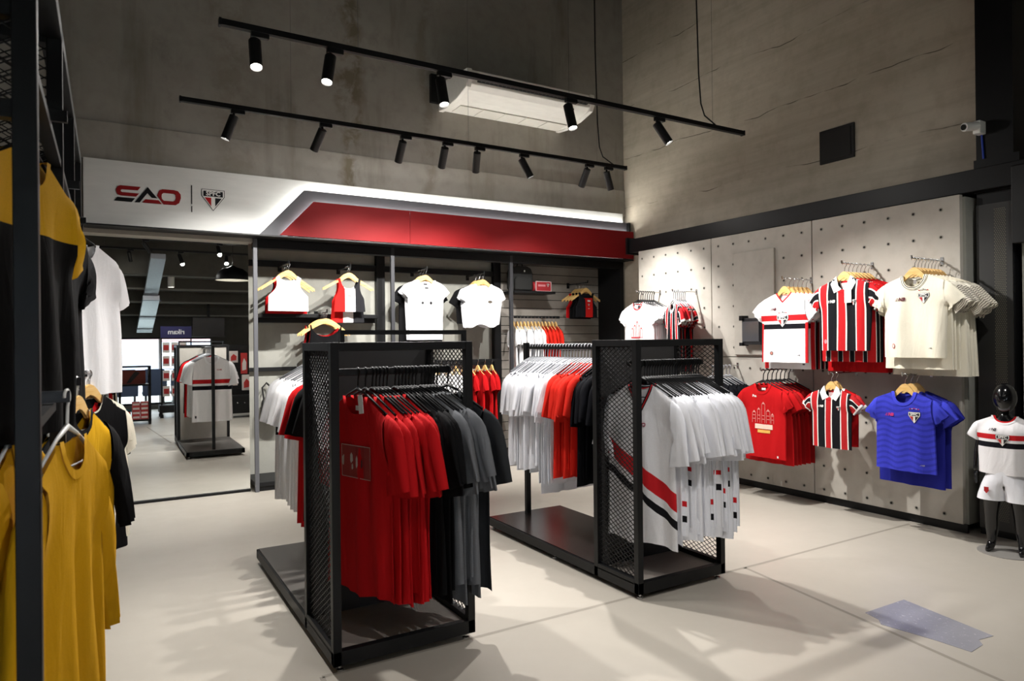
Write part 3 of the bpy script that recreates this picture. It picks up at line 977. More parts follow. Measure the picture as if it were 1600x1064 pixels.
HOOKZ = .123       # neck to the inner top of the hook

# cloths
C_WHITE = fabric('white', 'f2f2f4')
C_WHITE2 = fabric('white_cool', 'edeef4')
C_OFF = fabric('off_white', 'efe9d6')
C_RED = fabric('red', 'b81217')
C_REDO = fabric('red_orange', 'd3281c')
C_DRED = fabric('deep_red', '9c1416')
C_BLACK = fabric('black', '0b0b0d')
C_NAVY = fabric('navy_black', '0b0c12')
C_GREY = fabric('grey_marl', '6c6e72', heather=.14)
C_CHAR = fabric('charcoal_marl', '2b2d30', heather=.12)
C_YELL = fabric('yellow', 'd9a516')
C_YELL2 = fabric('amber_yellow', 'cf9a12')
C_YB = fabric('yellow_black', '0a0a0b', [('v', -1, .21, 'd9a516')])
C_BLUE = fabric('royal_blue', '3a3fc0', [('chev', 0, .42, '3237a8')])
C_BLUE_S = fabric('royal_blue_plain', '3f45c8')
C_DBLUE = fabric('dark_blue', '24288c')
POLO = [('fu:.150:.0375', 0, .36, 'c9242a'), ('fu:.150:.0375', .43, .93, '17171b')]
C_POLO = fabric('striped', 'f0eeea', POLO)
C_POLO_S = fabric('striped_sleeve', 'f0eeea', [('v', -.01, .035, 'c9242a'), ('v', .047, .10, '17171b'), ('v', .112, .3, 'c9242a'), ('u', .148, .4, 'f0eeea')])
C_POLO2 = fabric('striped_small', 'f0eeea', [('fu:.124:.031', 0, .36, 'b9262a'), ('fu:.124:.031', .43, .93, '17171b')])
C_POLO2S = fabric('striped_small_sleeve', 'f0eeea', [('v', -.01, .03, 'b9262a'), ('v', .04, .075, '17171b'), ('v', .085, .3, 'b9262a'), ('u', .108, .4, 'f0eeea')])
C_POLOD = fabric('striped_back', '17171b', [('fu:.1:.02', 0, .34, 'b71c20'), ('fu:.1:.02', .34, .38, 'd9d5d0'), ('fu:.1:.02', .7, .74, 'd9d5d0'), ('fu:.1:.02', .74, 1, 'b71c20')])
C_BAND = fabric('white_banded', 'eeecee', [('v', .185, .232, 'c9242a'), ('v', .258, .300, '15151b'), ('absu', .20, .4, 'c9242a', 'v', .25, 2)])
C_BANDS = fabric('white_red_side', 'eeecee', [('fu:.09:.0', 0, .3, 'b71c20', 'v', .2, 2), ('fu:.09:.0', .45, .7, '17171b', 'v', .2, 2)])
C_BANDB = fabric('white_banded_adult', 'e9e7e8', [('v', .275, .325, 'b71c20'), ('v', .352, .40, '15151b')])
C_SASH = fabric('white_sash', 'e6e6ea', [('diag:.55', .425, .52, 'c9242a'), ('diag:.55', .565, .61, '17171b')])
C_SASH2 = fabric('white_side_marks', 'e6e6ea', [('absu', .20, .4, 'c9242a', 'v', .485, .51), ('absu', .20, .4, '17171b', 'v', .56, .595)])
C_SASH3 = fabric('white_low_side_marks', 'edeef4', [('absu', .20, .4, 'c9242a', 'v', .64, .67), ('absu', .20, .4, '17171b', 'v', .72, .755)])
C_VTRIM = fabric('dark_trim', '1a1a1f', [('v', .009, .016, 'b71c20')])
C_VRED = fabric('red_trim', 'eeecee', [('v', .0, .012, 'b71c20')])
C_BTRIM = fabric('black_line_trim', 'efe9d6', [('v', .004, .009, '17171b'), ('v', .016, .02, '17171b')])
C_CREAM = fabric('cream_print_sleeve', 'e9e3d3', [('wave', 0, .3, '4e3f3c', 'u', .06, .4)])
C_TRI = fabric('tri_colour', 'e2e0e2', [('u', -1, -.05, 'd3211f'), ('u', .055, 1, '232326')])
C_BRAR = fabric('black_red_panel', '17181c', [('u', -.035, .10, 'd3211f', 'v', .075, 1)])
C_GREYT = fabric('grey_tee_red_black', 'd8d8dc')

# a white paper swing tag
def swing_tag(parent, x, z, y, w=.035, h=.075, rot=0.0):
    m = MB()
    c, s_ = cos(rot), sin(rot)
    pts = [(-w / 2, 0), (w / 2, 0), (w / 2, -h), (-w / 2, -h)]
    m.prism([(x + px * c - pz * s_, z + px * s_ + pz * c) for px, pz in pts], y - .001, y + .001)
    return m.obj('swing_tag', plain('eceae4', 0.6), parent, off=(0, 0, 0))

def polo_collar(parent, P, mat):
    nw, nd = P.nw, P.nd
    for sg in (-1, 1):
        pts = [(nw * .82, .022), (nw * 1.12, .004), (nw * 1.42, -.035), (nw * .92, -nd - .022), (nw * .10, -nd + .004), (nw * .45, -nd * .62)]
        m = MB()
        n = len(pts)
        ys = [-.016, -.014, P.front_at(nw * 1.3, -.04) - .006, P.front_at(nw * .8, -nd - .02) - .007, P.front_at(0, -nd) - .004, P.front_at(nw * .45, -nd) - .004]
        m.add([(sg * x, y, z) for (x, z), y in zip(pts, ys)] + [(sg * x, y + .003, z) for (x, z), y in zip(pts, ys)],
              [tuple(range(n)), tuple(reversed(range(n, 2 * n)))] + [(i, (i + 1) % n, (i + 1) % n + n, i + n) for i in range(n)])
        m.obj('collar_flap', mat, parent, off=(0, 0, 0))
def neck_label(parent, P, w, h, hexc, z=None):
    z = -.03 if z is None else z
    MB().prism([(-w / 2, z), (w / 2, z), (w / 2, z - h), (-w / 2, z - h)], .004, .0055).obj('neck_label', plain(hexc, .6), parent, off=(0, 0, 0))

# ------------------------------------------------------------------ lattice infill
def lattice(name, o, u, v, w, h, cw, ch, r, parent, mat, flat=1.6):
    """expanded-metal diamonds on the rectangle o + s*u + t*v"""
    o, u, v = Vector(o), Vector(u), Vector(v)
    nrm = u.cross(v).normalized()
    m = MB()
    for sg in (1, -1):
        # strands s/cw +- t/ch = k
        kmax = w / cw + h / ch
        k = 0.5 if sg > 0 else -h / ch + .5
        end = kmax if sg > 0 else w / cw
        while k < end:
            pts = []
            for t in (0, h):
                s_ = (k - sg * t / ch) * cw
                if -1e-6 <= s_ <= w + 1e-6: pts.append((s_, t))
            for s_ in (0, w):
                t = (k - s_ / cw) * ch * sg
                if -1e-6 < t < h + 1e-6: pts.append((s_, t))
            if len(pts) >= 2:
                a, b = pts[0], max(pts, key=lambda q: abs(q[0] - pts[0][0]) + abs(q[1] - pts[0][1]))
                A_, B_ = o + u * a[0] + v * a[1], o + u * b[0] + v * b[1]
                d = (B_ - A_)
                if d.length > .004:
                    d.normalize()
                    e = d.cross(nrm) * r
                    n2 = nrm * r * flat
                    m.add([A_ + e + n2, A_ - e + n2, A_ - e - n2, A_ + e - n2, B_ + e + n2, B_ - e + n2, B_ - e - n2, B_ + e - n2],
                          [(0, 1, 5, 4), (1, 2, 6, 5), (2, 3, 7, 6), (3, 0, 4, 7)])
            k += 1
    return m.obj(name, mat, parent)

M_BASE = plain('45423f', 0.4, 0.0, 0.5, 'platform_laminate')
M_BASE2 = plain('2c2625', 0.22, 0.0, 0.5, 'platform_gloss')
M_BOARD = plain('343333', 0.6, 0.0, 0.3, 'rack_back_board')
M_BOARDB = plain('a9a59e', 0.6, 0.0, 0.3, 'rack_board_rear')
M_FBOARD = plain('a39b94', 0.55, 0.0, 0.4, 'rack_floor_board')
M_RAILW = plain('111214', 0.35, 0.0, 0.5, 'rail_black')

def rack(label, x0, x1, y0, y1, y2, xp, board, base_mat, dy, hz=1.385):
    """y0 front of the mesh box, y1 its back, y2 far end of the low platform, xp the far post"""
    t = empty('clothing_rack', ((x0 + x1) / 2, y0, 0), label, 'clothing rack')
    p = .036
    for x in (x0, x1 - p):
        for y in (y0, y1 - p):
            MB().box((x, x + p), (y, y + p), (.03, hz)).obj('post', M_BLACK, t, bevel=0.002)
    for y in (y0, y1 - p):
        MB().box((x0 + p, x1 - p), (y, y + p), (hz - p, hz)).obj('top_bar', M_BLACK, t, bevel=0.002)
    for x in (x0, x1 - p):
        MB().box((x, x + p), (y0 + p, y1 - p), (hz - p, hz)).obj('top_bar', M_BLACK, t, bevel=0.002)
        MB().box((x, x + p), (y0 + p, y1 - p), (.075, .105)).obj('side_bar', M_BLACK, t, bevel=0.002)
    MB().box((x0, x1), (y0, y0 + p), (.03, .09)).obj('front_bar', M_BLACK, t, bevel=0.002)
    MB().box((x0, x0 + p), (y0, y2), (.03, .085)).box((x1 - p, x1), (y0, y2), (.03, .085)).box((x0, x1), (y2 - p, y2), (.03, .085)).obj('platform_rim', M_BLACK, t, bevel=0.002)
    MB().box((x0 + p, x1 - p), (y0 + p, y1 - .01), (.06, .078)).obj('floor_board', M_FBOARD, t)
    MB().box((x0 + .012, x1 - .012), (y1, y2 - .012), (.06, .09)).obj('platform_board', base_mat, t)
    MB().box((x0 + p, x1 - p), (y1 - .026, y1 - .01), (.08, hz - p)).obj('back_board', board, t)
    MB().box((x0 + p, x1 - p), (y1 - .009, y1 - .004), (.09, hz - p)).obj('rear_face', M_BOARDB, t)
    for x in (x0 + p / 2, x1 - p / 2):
        lattice('mesh_infill', (x, y0 + p, .105), (0, 1, 0), (0, 0, 1), y1 - y0 - 2 * p, hz - p - .105, .042, .026, .0013, t, M_BLACK)['kind'] = 'stuff'
    yr = y0 + dy
    MB().box((x0 + p, x1 - p), (yr - .006, yr + .006), (1.235, 1.268)).obj('hang_rail', M_RAILW, t, bevel=0.002)
    MB().box((xp - .006, xp + .006), (y1, y2 - .06), (1.325, 1.36)).obj('hang_rail', M_RAILW, t, bevel=0.002)
    MB().box((xp - .018, xp + .018), (y2 - .09, y2 - .055), (.09, 1.372)).obj('far_post', M_BLACK, t, bevel=0.002)
    for x in (x0 + .035, x1 - .035):
        for y in (y0 + .03, (y0 + y2) / 2, y2 - .04):
            MB().lathe([(0, 0), (.017, 0), (.017, .008), (.007, .012), (.007, .03)], 10, (x, y, 0)).obj('levelling_foot', M_STEEL, t)
    return t, yr
R1, yr1 = rack('black mesh-sided clothing rack with red, black and grey tees in front', .795, 1.46, 2.83, 3.31, 4.545, 1.108, M_BOARD, M_BASE, .18)
MB().box((.85, 1.45), (2.872, 2.894), (1.418, 1.438)).box((.85, .868), (2.872, 2.894), (1.385, 1.418)).box((1.432, 1.45), (2.872, 2.894), (1.385, 1.418)).obj('sign_holder_bar', M_BLACK, R1)
R2, yr2 = rack('black mesh-sided clothing rack full of white jerseys in front, tees behind', 2.405, 3.06, 2.775, 3.16, 4.45, 2.715, M_BOARD, M_BASE2, .125)

# ------------------------------------------------------------------ clothes on the racks
def jit(a): return random.uniform(-a, a)
PK = [pattern(sw=.225, nw=.08, aw=.245, hw=.262, L=.90, arm=.31, sl=.37, droop=79, slope=30, cuff=.62, T=.009, A=.014, lam=.15, seed=k, hemwave=.012) for k in range(4)]
GR1 = 'tees packed on the front rail of the grey tee rack'
seq = [('red', C_RED)] * 8 + [('black', C_BLACK)] * 6 + [('grey marl', C_GREY)] * 6 + [('charcoal', C_CHAR)]
xs = [.968, 1.003] + [1.035 + .0175 * k for k in range(5)] + [1.145 + .017 * k for k in range(7)] + [1.275 + .0165 * k for k in range(6)] + [1.415]
cnt = {}
for k, ((nm, C), x) in enumerate(zip(seq, xs)):
    rz = radians(-90 + 19 + k * .4 + jit(1.5))
    P = PK[k % 4]
    z = 1.268 - HOOKZ
    cnt[nm] = cnt.get(nm, 0) + 1
    lb = (f'{nm} tee, {ORD[cnt[nm]-1]} {nm.split()[0]} from the left on the left rack front rail' if nm != 'charcoal' else 'single charcoal tee at the right end of the left rack front rail')
    if k == 0: lb = 'red printed tee with white tag, first from the left on the left rack'
    s = shirt('t_shirt', P, (x, yr1, z + jit(.004)), rz, (C, C, C), lb, 't-shirt', GR1)
    if k == 0:
        rect(s, P, .0, -.30, .23, .15, '8c1013', 'print_ground', .003)
        decal(s, P, 'print_frame', [[(-.115, -.225), (.115, -.225), (.115, -.228), (-.115, -.228)], [(-.115, -.372), (.115, -.372), (.115, -.375), (-.115, -.375)],
                                    [(-.115, -.225), (-.112, -.225), (-.112, -.375), (-.115, -.375)], [(.112, -.225), (.115, -.225), (.115, -.375), (.112, -.375)]], 'b9a49d', .004, 0)
        for q, (px, pz, w, h) in enumerate([(-.10, -.30, .03, .05), (-.035, -.285, .022, .05), (-.03, -.325, .012, .03), (.01, -.30, .02, .06), (.045, -.305, .008, .05), (.075, -.29, .025, .035)]):
            decal(s, P, 'print_blot', [[(px - w / 2, pz - h * .3), (px - w * .2, pz - h / 2), (px + w / 2, pz - h * .25), (px + w * .4, pz + h * .3), (px, pz + h / 2), (px - w * .45, pz + h * .25)]], 'b5aaa6' if q < 4 else '3a1a1a', .0045, 0)
        neck_label(s, P, .05, .022, 'd9d2ca', -.045)
        swing_tag(s, .06, .01, -.03, .034, .085, .12)
    hanger('black', P, (x, yr1, z), rz, f'black plastic hanger, {ORD[k]} from the left on the front rail of the left rack', 'hangers on the left rack front rail')

# back rail of the left rack, shirts across it
PB = [pattern(sw=.215, nw=.078, aw=.235, hw=.25, L=.78, arm=.28, sl=.29, droop=76, slope=28, cuff=.65, T=.012, A=.013, lam=.16, seed=10 + k) for k in range(3)]
seq = [('white banded jersey', C_BANDB, 180)] + [('white tee', C_WHITE, 180)] * 2 + [('white tee', C_WHITE, 0)] * 5 + [('red tee', C_RED, 0)] * 2 + [('black tee', C_BLACK, 0)] * 2
cnt = {}
for k, (nm, C, r) in enumerate(seq):
    y = 4.37 - k * .078 - (.06 if k > 7 else 0)
    P = PB[k % 3]
    z = 1.36 - HOOKZ
    cnt[nm] = cnt.get(nm, 0) + 1
    lb = f'{nm}, {ORD[cnt[nm]-1]} {nm.split()[0]} one from the far end of the left rack back rail'
    if k == 0: lb = 'white jersey with red and black bands facing the mirror, at far rail end'
    Cs = C_WHITE if 'white' in nm else C
    rz = radians(r + jit(4))
    s = shirt('jersey' if k == 0 else 't_shirt', P, (1.108, y, z), rz, (C, Cs, Cs), lb, 'jersey' if k == 0 else 't-shirt', 'clothes on the back rail of the left rack')
    if k == 0:
        sao_mark(s, P, -.09, -.16, .06)
        rect(s, P, .2, -.72, .02, .03, '17171b', 'hem_tag')
    hanger('grey' if k < 8 else 'black', P, (1.108, y, z), rz, f'plastic hanger, {ORD[k]} from the far end of the left rack back rail', 'hangers on the left rack back rail')
# three bare wooden hangers in the bay behind are placed with the bays

# front rail of the right rack
PJ = [pattern(sw=.212, nw=.075, aw=.232, hw=.24, L=.84, arm=.30, sl=.36, droop=81, slope=29, cuff=.62, T=.009, A=.012, lam=.17, seed=20 + k, vneck=True, nd=.135, hemwave=.01) for k in range(4)]
N = 24
for k in range(N):
    x = 2.545 + (k > 0) * .006 + k * .0190
    rz = radians(-75 + k * .45 + jit(1.5))
    P = PJ[k % 4]
    z = 1.268 - HOOKZ
    C = C_SASH if k == 0 else (C_SASH2, C_WHITE2, C_SASH3, C_WHITE2, C_WHITE2)[k % 5]
    lb = 'white V-neck jersey with red and black sash, facing left on the right rack' if k == 0 else f'white V-neck jersey, {ORD[k]} from the left on the front rail of the right rack'
    s = shirt('jersey', P, (x, yr2, z + jit(.004)), rz, (C, C_WHITE2, C_VTRIM), lb, 'jersey', 'white jerseys on the front rail of the right rack')
    if k == 0: sao_mark(s, P, .005, -.215, .075, '8d1a3a', '3a1f35')
    hanger('black', P, (x, yr2, z), rz, f'black plastic hanger, {ORD[k]} from the left on the front rail of the right rack', 'hangers on the right rack front rail')

# back rail of the right rack
PT = [pattern(sw=.21, nw=.076, aw=.23, hw=.24, L=.72, arm=.27, sl=.30, droop=80, slope=30, cuff=.62, T=.010, A=.012, lam=.15, seed=30 + k, hemwave=.01) for k in range(4)]
PTL = pattern(sw=.215, nw=.076, aw=.235, hw=.25, L=.84, arm=.28, sl=.31, droop=80, slope=30, cuff=.62, T=.010, A=.012, lam=.15, seed=37)
seq = ['white'] * 17 + ['red'] * 8 + ['black'] * 6
cnt = {}
for k, nm in enumerate(seq):
    y = 4.30 - k * .0355
    C = {'white': C_WHITE2, 'red': C_REDO, 'black': C_NAVY}[nm]
    P = PT[k % 4] if not (12 <= k <= 16) else PTL
    z = 1.36 - HOOKZ
    rz = radians(jit(2.5) + 3)
    cnt[nm] = cnt.get(nm, 0) + 1
    shirt('t_shirt', P, (2.715, y, z + jit(.004)), rz, (C, C, C), f'{nm} tee, {ORD[cnt[nm]-1]} {nm} one from the far end of the right rack back rail', 't-shirt', 'tees on the back rail of the right rack')
    hanger('grey' if nm != 'black' else 'black', P, (2.715, y, z), rz, f'plastic hanger, {ORD[k]} from the far end of the right rack back rail', 'hangers on the right rack back rail')

# ------------------------------------------------------------------ right wall: face-out arms and jerseys
def wall_arm(y, z, x0, label, x1=5.16):
    t = empty('faceout_arm', (x1, y, z), label, 'display arm', 'chrome arms on the panelled wall')
    MB().tube([(x0, y, z - .006), (x1 - .004, y, z - .006)], .006, 8).obj('rod', M_STEEL, t)
    MB().tube([(x0 + .002, y, z - .008), (x0 - .002, y, z + .014)], .007, 8).obj('end_stop', M_STEEL, t)
    MB().box((x1 - .005, x1), (y - .012, y + .012), (z - .035, z + .02)).obj('base_plate', M_STEEL, t, bevel=0.002)
    return t

def wall_stack(y, z, x0, dx, items, kind, armlabel, group, hgroup, place, rz0=-90, A_=2.5):
    """items: list of (name, pattern, mats, label, cat); front item first"""
    wall_arm(y, z, x0 - .02, armlabel)
    out = []
    for k, (nm, P, mats, lb, cat) in enumerate(items):
        x = x0 + .012 + k * dx
        rz = radians(rz0 + (jit(A_) if k else 0))
        s = shirt(nm, P, (x, y, z - HOOKZ), rz, mats, lb, cat, group)
        hanger(kind, P, (x, y, z - HOOKZ), rz, f'{"wooden" if kind=="wood" else "plastic"} hanger, {ORD[k]} from the front on the arm {place}', hgroup, wide=P.sw * (.8 if kind == 'wood' else .93))
        out.append((s, P))
    return out

P1 = pattern(sw=.205, nw=.07, aw=.225, hw=.225, L=.575, arm=.235, sl=.155, droop=44, T=.024, A=.012, lam=.24, seed=41, nd=.075, vneck=True)
P1b = pattern(sw=.215, nw=.07, aw=.235, hw=.24, L=.63, arm=.24, sl=.16, droop=50, T=.015, A=.010, lam=.18, seed=42)
it = [('jersey', P1, (C_BAND, C_WHITE, C_VRED), 'white jersey with red and black chest bands and crest, front of panelled wall stack', 'jersey')]
for k in range(5):
    it.append(('jersey', P1b, (C_BANDS if k else C_BAND, C_WHITE, C_VRED), f'white red-sided jersey, {ORD[k]} one behind the white banded jersey on the wall', 'jersey'))
o = wall_stack(3.70, 1.885, 4.80, .055, it, 'wood', 'chrome arm carrying the white banded jerseys', 'white banded jerseys on the wall', 'hangers of the white banded jerseys', 'of white banded jerseys')
s, P = o[0]
crest(s, P, 0.0, -.235, .105); stars(s, P, 0, -.165, .007, ['b51c20', '9a9a9a', '17171b', '9a9a9a', 'b51c20'], .016)
maker_mark(s, P, -.085, -.135, .05, '5a1824')
disc(s, P, -.125, -.50, .016, '4b3a38'); disc(s, P, -.125, -.50, .011, 'b8766a', lift=.0042); maker_mark(s, P, .14, -.515, .022, '3b3b48')
neck_label(s, P, .05, .03, 'd8c4c6', -.028)
rect(o[1][0], o[1][1], .14, -.59, .02, .012, '44444c', 'hem_mark')

P2 = pattern(sw=.2, nw=.072, aw=.215, hw=.2, L=.545, arm=.225, sl=.165, droop=46, T=.024, A=.010, lam=.24, seed=43, nd=.085)
P2b = pattern(sw=.215, nw=.072, aw=.235, hw=.235, L=.63, arm=.24, sl=.17, droop=52, T=.015, A=.011, lam=.17, seed=44)
P2c = pattern(sw=.22, nw=.072, aw=.245, hw=.25, L=.71, arm=.25, sl=.18, droop=54, T=.015, A=.011, lam=.17, seed=45)
it = [('polo_shirt', P2, (C_POLO, C_POLO_S, C_POLO), 'red, black and white striped polo shirt with white collar and hang tag', 'polo shirt')]
for k in range(6):
    C = C_POLOD if k in (0, 1) else C_RED
    it.append(('jersey', P2b if k < 2 else P2c, (C if k < 2 else (C_DRED if k == 3 else C_RED), C_RED, C_RED),
               (f'{"dark striped" if k < 2 else "plain red"} jersey, {ORD[k]} one behind the large striped polo on the wall'), 'jersey'))
o = wall_stack(3.16, 1.955, 4.79, .05, it, 'wood', 'chrome arm carrying the large striped polo shirts', 'striped shirts on the upper wall arm', 'hangers of the upper striped shirts', 'of large striped polos')
s, P = o[0]
polo_collar(s, P, C_WHITE); crest(s, P, .088, -.185, .045); maker_mark(s, P, -.085, -.17, .05, 'f0eeea')
swing_tag(s, .05, -.075, P.front_at(.05, -.12) - .012, .055, .11); disc(s, P, -.15, -.475, .017, 'd98a92'); neck_label(s, P, .06, .05, 'd7b9b9', -.03)

P3 = pattern(sw=.2, nw=.075, aw=.215, hw=.215, L=.57, arm=.225, sl=.175, droop=50, T=.028, A=.017, lam=.26, seed=46, nd=.085)
P3b = pattern(sw=.215, nw=.075, aw=.235, hw=.24, L=.65, arm=.24, sl=.2, droop=50, T=.015, A=.011, lam=.17, seed=47)
P3c = pattern(sw=.225, nw=.075, aw=.245, hw=.26, L=.70, arm=.25, sl=.23, droop=48, T=.015, A=.011, lam=.17, seed=48)
it = [('jersey', P3, (C_OFF, C_OFF, C_BTRIM), 'cream jersey with black neck lines and crest, front of its wall stack', 'jersey')]
for k in range(7):
    it.append(('jersey', P3b if k < 3 else P3c, (C_OFF, C_CREAM, C_OFF), f'cream jersey with dark wavy sleeve lines, {ORD[k]} behind the front cream jersey', 'jersey'))
o = wall_stack(2.64, 1.935, 4.79, .043, it, 'wood', 'chrome arm carrying the cream jerseys', 'cream jerseys on the wall', 'hangers of the cream jerseys', 'of cream jerseys', A_=4)
s, P = o[0]
crest(s, P, .075, -.165, .075); stars(s, P, .075, -.108, .006, ['b51c20', '9a9a9a', '17171b', '9a9a9a', 'b51c20'], .014); maker_mark(s, P, -.075, -.165, .055, '5a1824')
disc(s, P, -.13, -.49, .018, 'b9545a'); disc(s, P, -.13, -.49, .012, 'd8cfc6', lift=.0042); maker_mark(s, P, .12, -.505, .02, '33333b'); neck_label(s, P, .02, .03, '8e8a86', -.03)

P4 = pattern(sw=.2, nw=.07, aw=.225, hw=.235, L=.62, arm=.23, sl=.165, droop=56, T=.024, A=.015, lam=.25, seed=49, nd=.07)
P4b = pattern(sw=.215, nw=.07, aw=.24, hw=.255, L=.67, arm=.25, sl=.18, droop=58, T=.015, A=.012, lam=.17, seed=50)
it = [('t_shirt', P4, (C_RED, C_RED, C_RED), 'red tee with a pale tower print, on the lower wall arm', 't-shirt')]
for k in range(6):
    it.append(('t_shirt', P4b, (C_DRED if k % 2 else C_RED, C_DRED if k % 2 else C_RED, C_RED), f'red tee, {ORD[k]} one behind the printed red tee on the wall', 't-shirt'))
o = wall_stack(3.9, 1.125, 4.77, .055, it, 'black', 'chrome arm carrying the red tees', 'red tees on the wall', 'hangers of the red tees', 'of red printed tees')
s, P = o[0]
word(s, P, 'Pua', -.07, -.105, .028, 'ecdcd8', 'lettering', .001)
# pale outline of towers
for (tx, tw, th) in [(0.02, .035, .16), (-.03, .03, .11), (.065, .035, .10), (-.075, .03, .085), (.105, .03, .07)]:
    z0 = -.33
    decal(s, P, 'tower_print', [[(tx - tw / 2, z0), (tx - tw / 2 + .003, z0), (tx - tw / 2 + .003, z0 + th), (tx - tw / 2, z0 + th)], [(tx + tw / 2 - .003, z0), (tx + tw / 2, z0), (tx + tw / 2, z0 + th), (tx + tw / 2 - .003, z0 + th)],
                                [(tx - tw / 2, z0 + th), (tx + tw / 2, z0 + th), (tx, z0 + th + .02)]] + [[(tx - tw / 3, z0 + q), (tx + tw / 3, z0 + q), (tx + tw / 3, z0 + q + .005), (tx - tw / 3, z0 + q + .005)] for q in (.03, .06)], 'd98a84', .0035, 0)
rect(s, P, .02, -.36, .17, .04, 'e6c9b8', 'print_patch'); rect(s, P, .02, -.40, .12, .025, 'e3b056', 'print_patch')
neck_label(s, P, .04, .02, 'e6dcd8', -.035); rect(s, P, .16, -.60, .012, .018, 'eae0dc', 'hem_tag')

P5 = pattern(sw=.165, nw=.062, aw=.175, hw=.17, L=.46, arm=.185, sl=.125, droop=44, T=.024, A=.010, lam=.2, seed=51, nd=.07)
it = [('polo_shirt', P5, (C_POLO2, C_POLO2S, C_POLO2), 'small red, black and white striped polo with white collar, lower on the wall', 'polo shirt'),
      ('polo_shirt', pattern(sw=.165, nw=.062, aw=.18, hw=.18, L=.44, arm=.19, sl=.125, droop=50, T=.015, A=.01, lam=.17, seed=52), (C_RED, C_POLO2S, C_WHITE), 'red-backed small polo behind the small striped polo', 'polo shirt')]
o = wall_stack(3.30, 1.115, 4.82, .06, it, 'wood', 'chrome arm carrying the small striped polos', 'small striped polos', 'hangers of the small striped polos', 'of small striped polos')
s, P = o[0]
polo_collar(s, P, C_WHITE); crest(s, P, .075, -.15, .035); maker_mark(s, P, -.07, -.14, .04, 'f0eeea'); neck_label(s, P, .05, .04, 'd7b9b9', -.03)

P6 = pattern(sw=.19, nw=.07, aw=.205, hw=.21, L=.555, arm=.22, sl=.145, droop=48, T=.028, A=.013, lam=.26, seed=53, nd=.08)
P6b = pattern(sw=.215, nw=.07, aw=.235, hw=.235, L=.66, arm=.24, sl=.16, droop=52, T=.016, A=.010, lam=.2, seed=54)
it = [('jersey', P6, (C_BLUE, C_BLUE_S, C_BLUE_S), 'royal blue jersey with crest and red maker mark, front of its wall arm', 'jersey'),
      ('jersey', P6b, (C_DBLUE, C_BLUE_S, C_DBLUE), 'longer blue jersey directly behind the royal blue jersey', 'jersey'),
      ('jersey', P6b, (C_DBLUE, C_DBLUE, C_DBLUE), 'dark blue jersey last on the blue jersey arm', 'jersey')]
o = wall_stack(2.72, 1.125, 4.80, .075, it, 'wood', 'chrome arm carrying the blue jerseys', 'blue jerseys on the wall', 'hangers of the blue jerseys', 'of blue jerseys')
s, P = o[0]
crest(s, P, .082, -.175, .08); stars(s, P, .082, -.115, .006, ['c03050', 'c9a0c0', 'c03050', 'c9a0c0', 'c03050'], .014); maker_mark(s, P, -.085, -.165, .05, 'c4327a'); maker_mark(s, P, .13, -.50, .022, '8a86a8')

# top-left of the panelled wall: white printed tees and edge-on striped jerseys
PW = pattern(sw=.21, nw=.072, aw=.235, hw=.24, L=.64, arm=.25, sl=.165, droop=54, T=.022, A=.009, lam=.22, seed=55, nd=.075)
PWb = pattern(sw=.21, nw=.072, aw=.235, hw=.25, L=.64, arm=.25, sl=.165, droop=58, T=.015, A=.012, lam=.17, seed=56)
it = [('t_shirt', PW, (C_WHITE, C_WHITE, C_VRED), 'white tee with a red and orange print, at the panelled wall far end', 't-shirt')]
for k in range(7):
    it.append(('t_shirt', PWb, (C_WHITE, C_WHITE, C_WHITE), f'white tee, {ORD[k]} one behind the white tee with red print', 't-shirt'))
o = wall_stack(5.55, 1.905, 4.84, .030, it, 'black', 'chrome arm carrying the white printed tees', 'white printed tees on the wall', 'hangers of the white printed tees', 'of white printed tees', A_=2)
s, P = o[0]
for (tx, tw, th) in [(0.0, .03, .15), (-.04, .03, .11), (.04, .03, .11), (-.075, .028, .08), (.075, .028, .08)]:
    z0 = -.36
    decal(s, P, 'tower_print', [[(tx - tw / 2, z0), (tx - tw / 2 + .005, z0), (tx - tw / 2 + .005, z0 + th), (tx - tw / 2, z0 + th)], [(tx + tw / 2 - .005, z0), (tx + tw / 2, z0), (tx + tw / 2, z0 + th), (tx + tw / 2 - .005, z0 + th)],
                                [(tx - tw / 2, z0 + th), (tx + tw / 2, z0 + th), (tx, z0 + th + .02)]], 'cf4a48', .0035, 0)
rect(s, P, 0, -.37, .18, .014, 'b8323e', 'print_patch'); rect(s, P, .01, -.415, .16, .045, 'e8b765', 'print_patch'); neck_label(s, P, .03, .03, '33333a', -.03)
PE = [pattern(sw=.22, nw=.075, aw=.24, hw=.25, L=.68, arm=.25, sl=.17, droop=62, T=.015, A=.012, lam=.17, seed=57 + k) for k in range(2)]
wall_arm(5.02, 1.875, 4.83, 'chrome arm carrying the edge-on striped jerseys')
for k in range(7):
    x = 4.84 + k * .026; rz = radians(-116 + jit(3))
    C = [C_POLO, C_POLOD, C_RED, C_BLACK, C_POLOD, C_RED, C_POLOD][k]
    P = PE[k % 2]
    shirt('jersey', P, (x, 5.02, 1.875 - HOOKZ), rz, (C, C_POLO_S if k < 3 else C_WHITE if k == 4 else C_POLOD, C_WHITE), f'red and black jersey seen edge-on, {ORD[k]} from the front of its wall arm', 'jersey', 'edge-on striped jerseys on the wall')
    hanger('grey', P, (x, 5.02, 1.875 - HOOKZ), rz, f'grey plastic hanger, {ORD[k]} from the front of the edge-on striped jerseys', 'hangers of the edge-on striped jerseys')
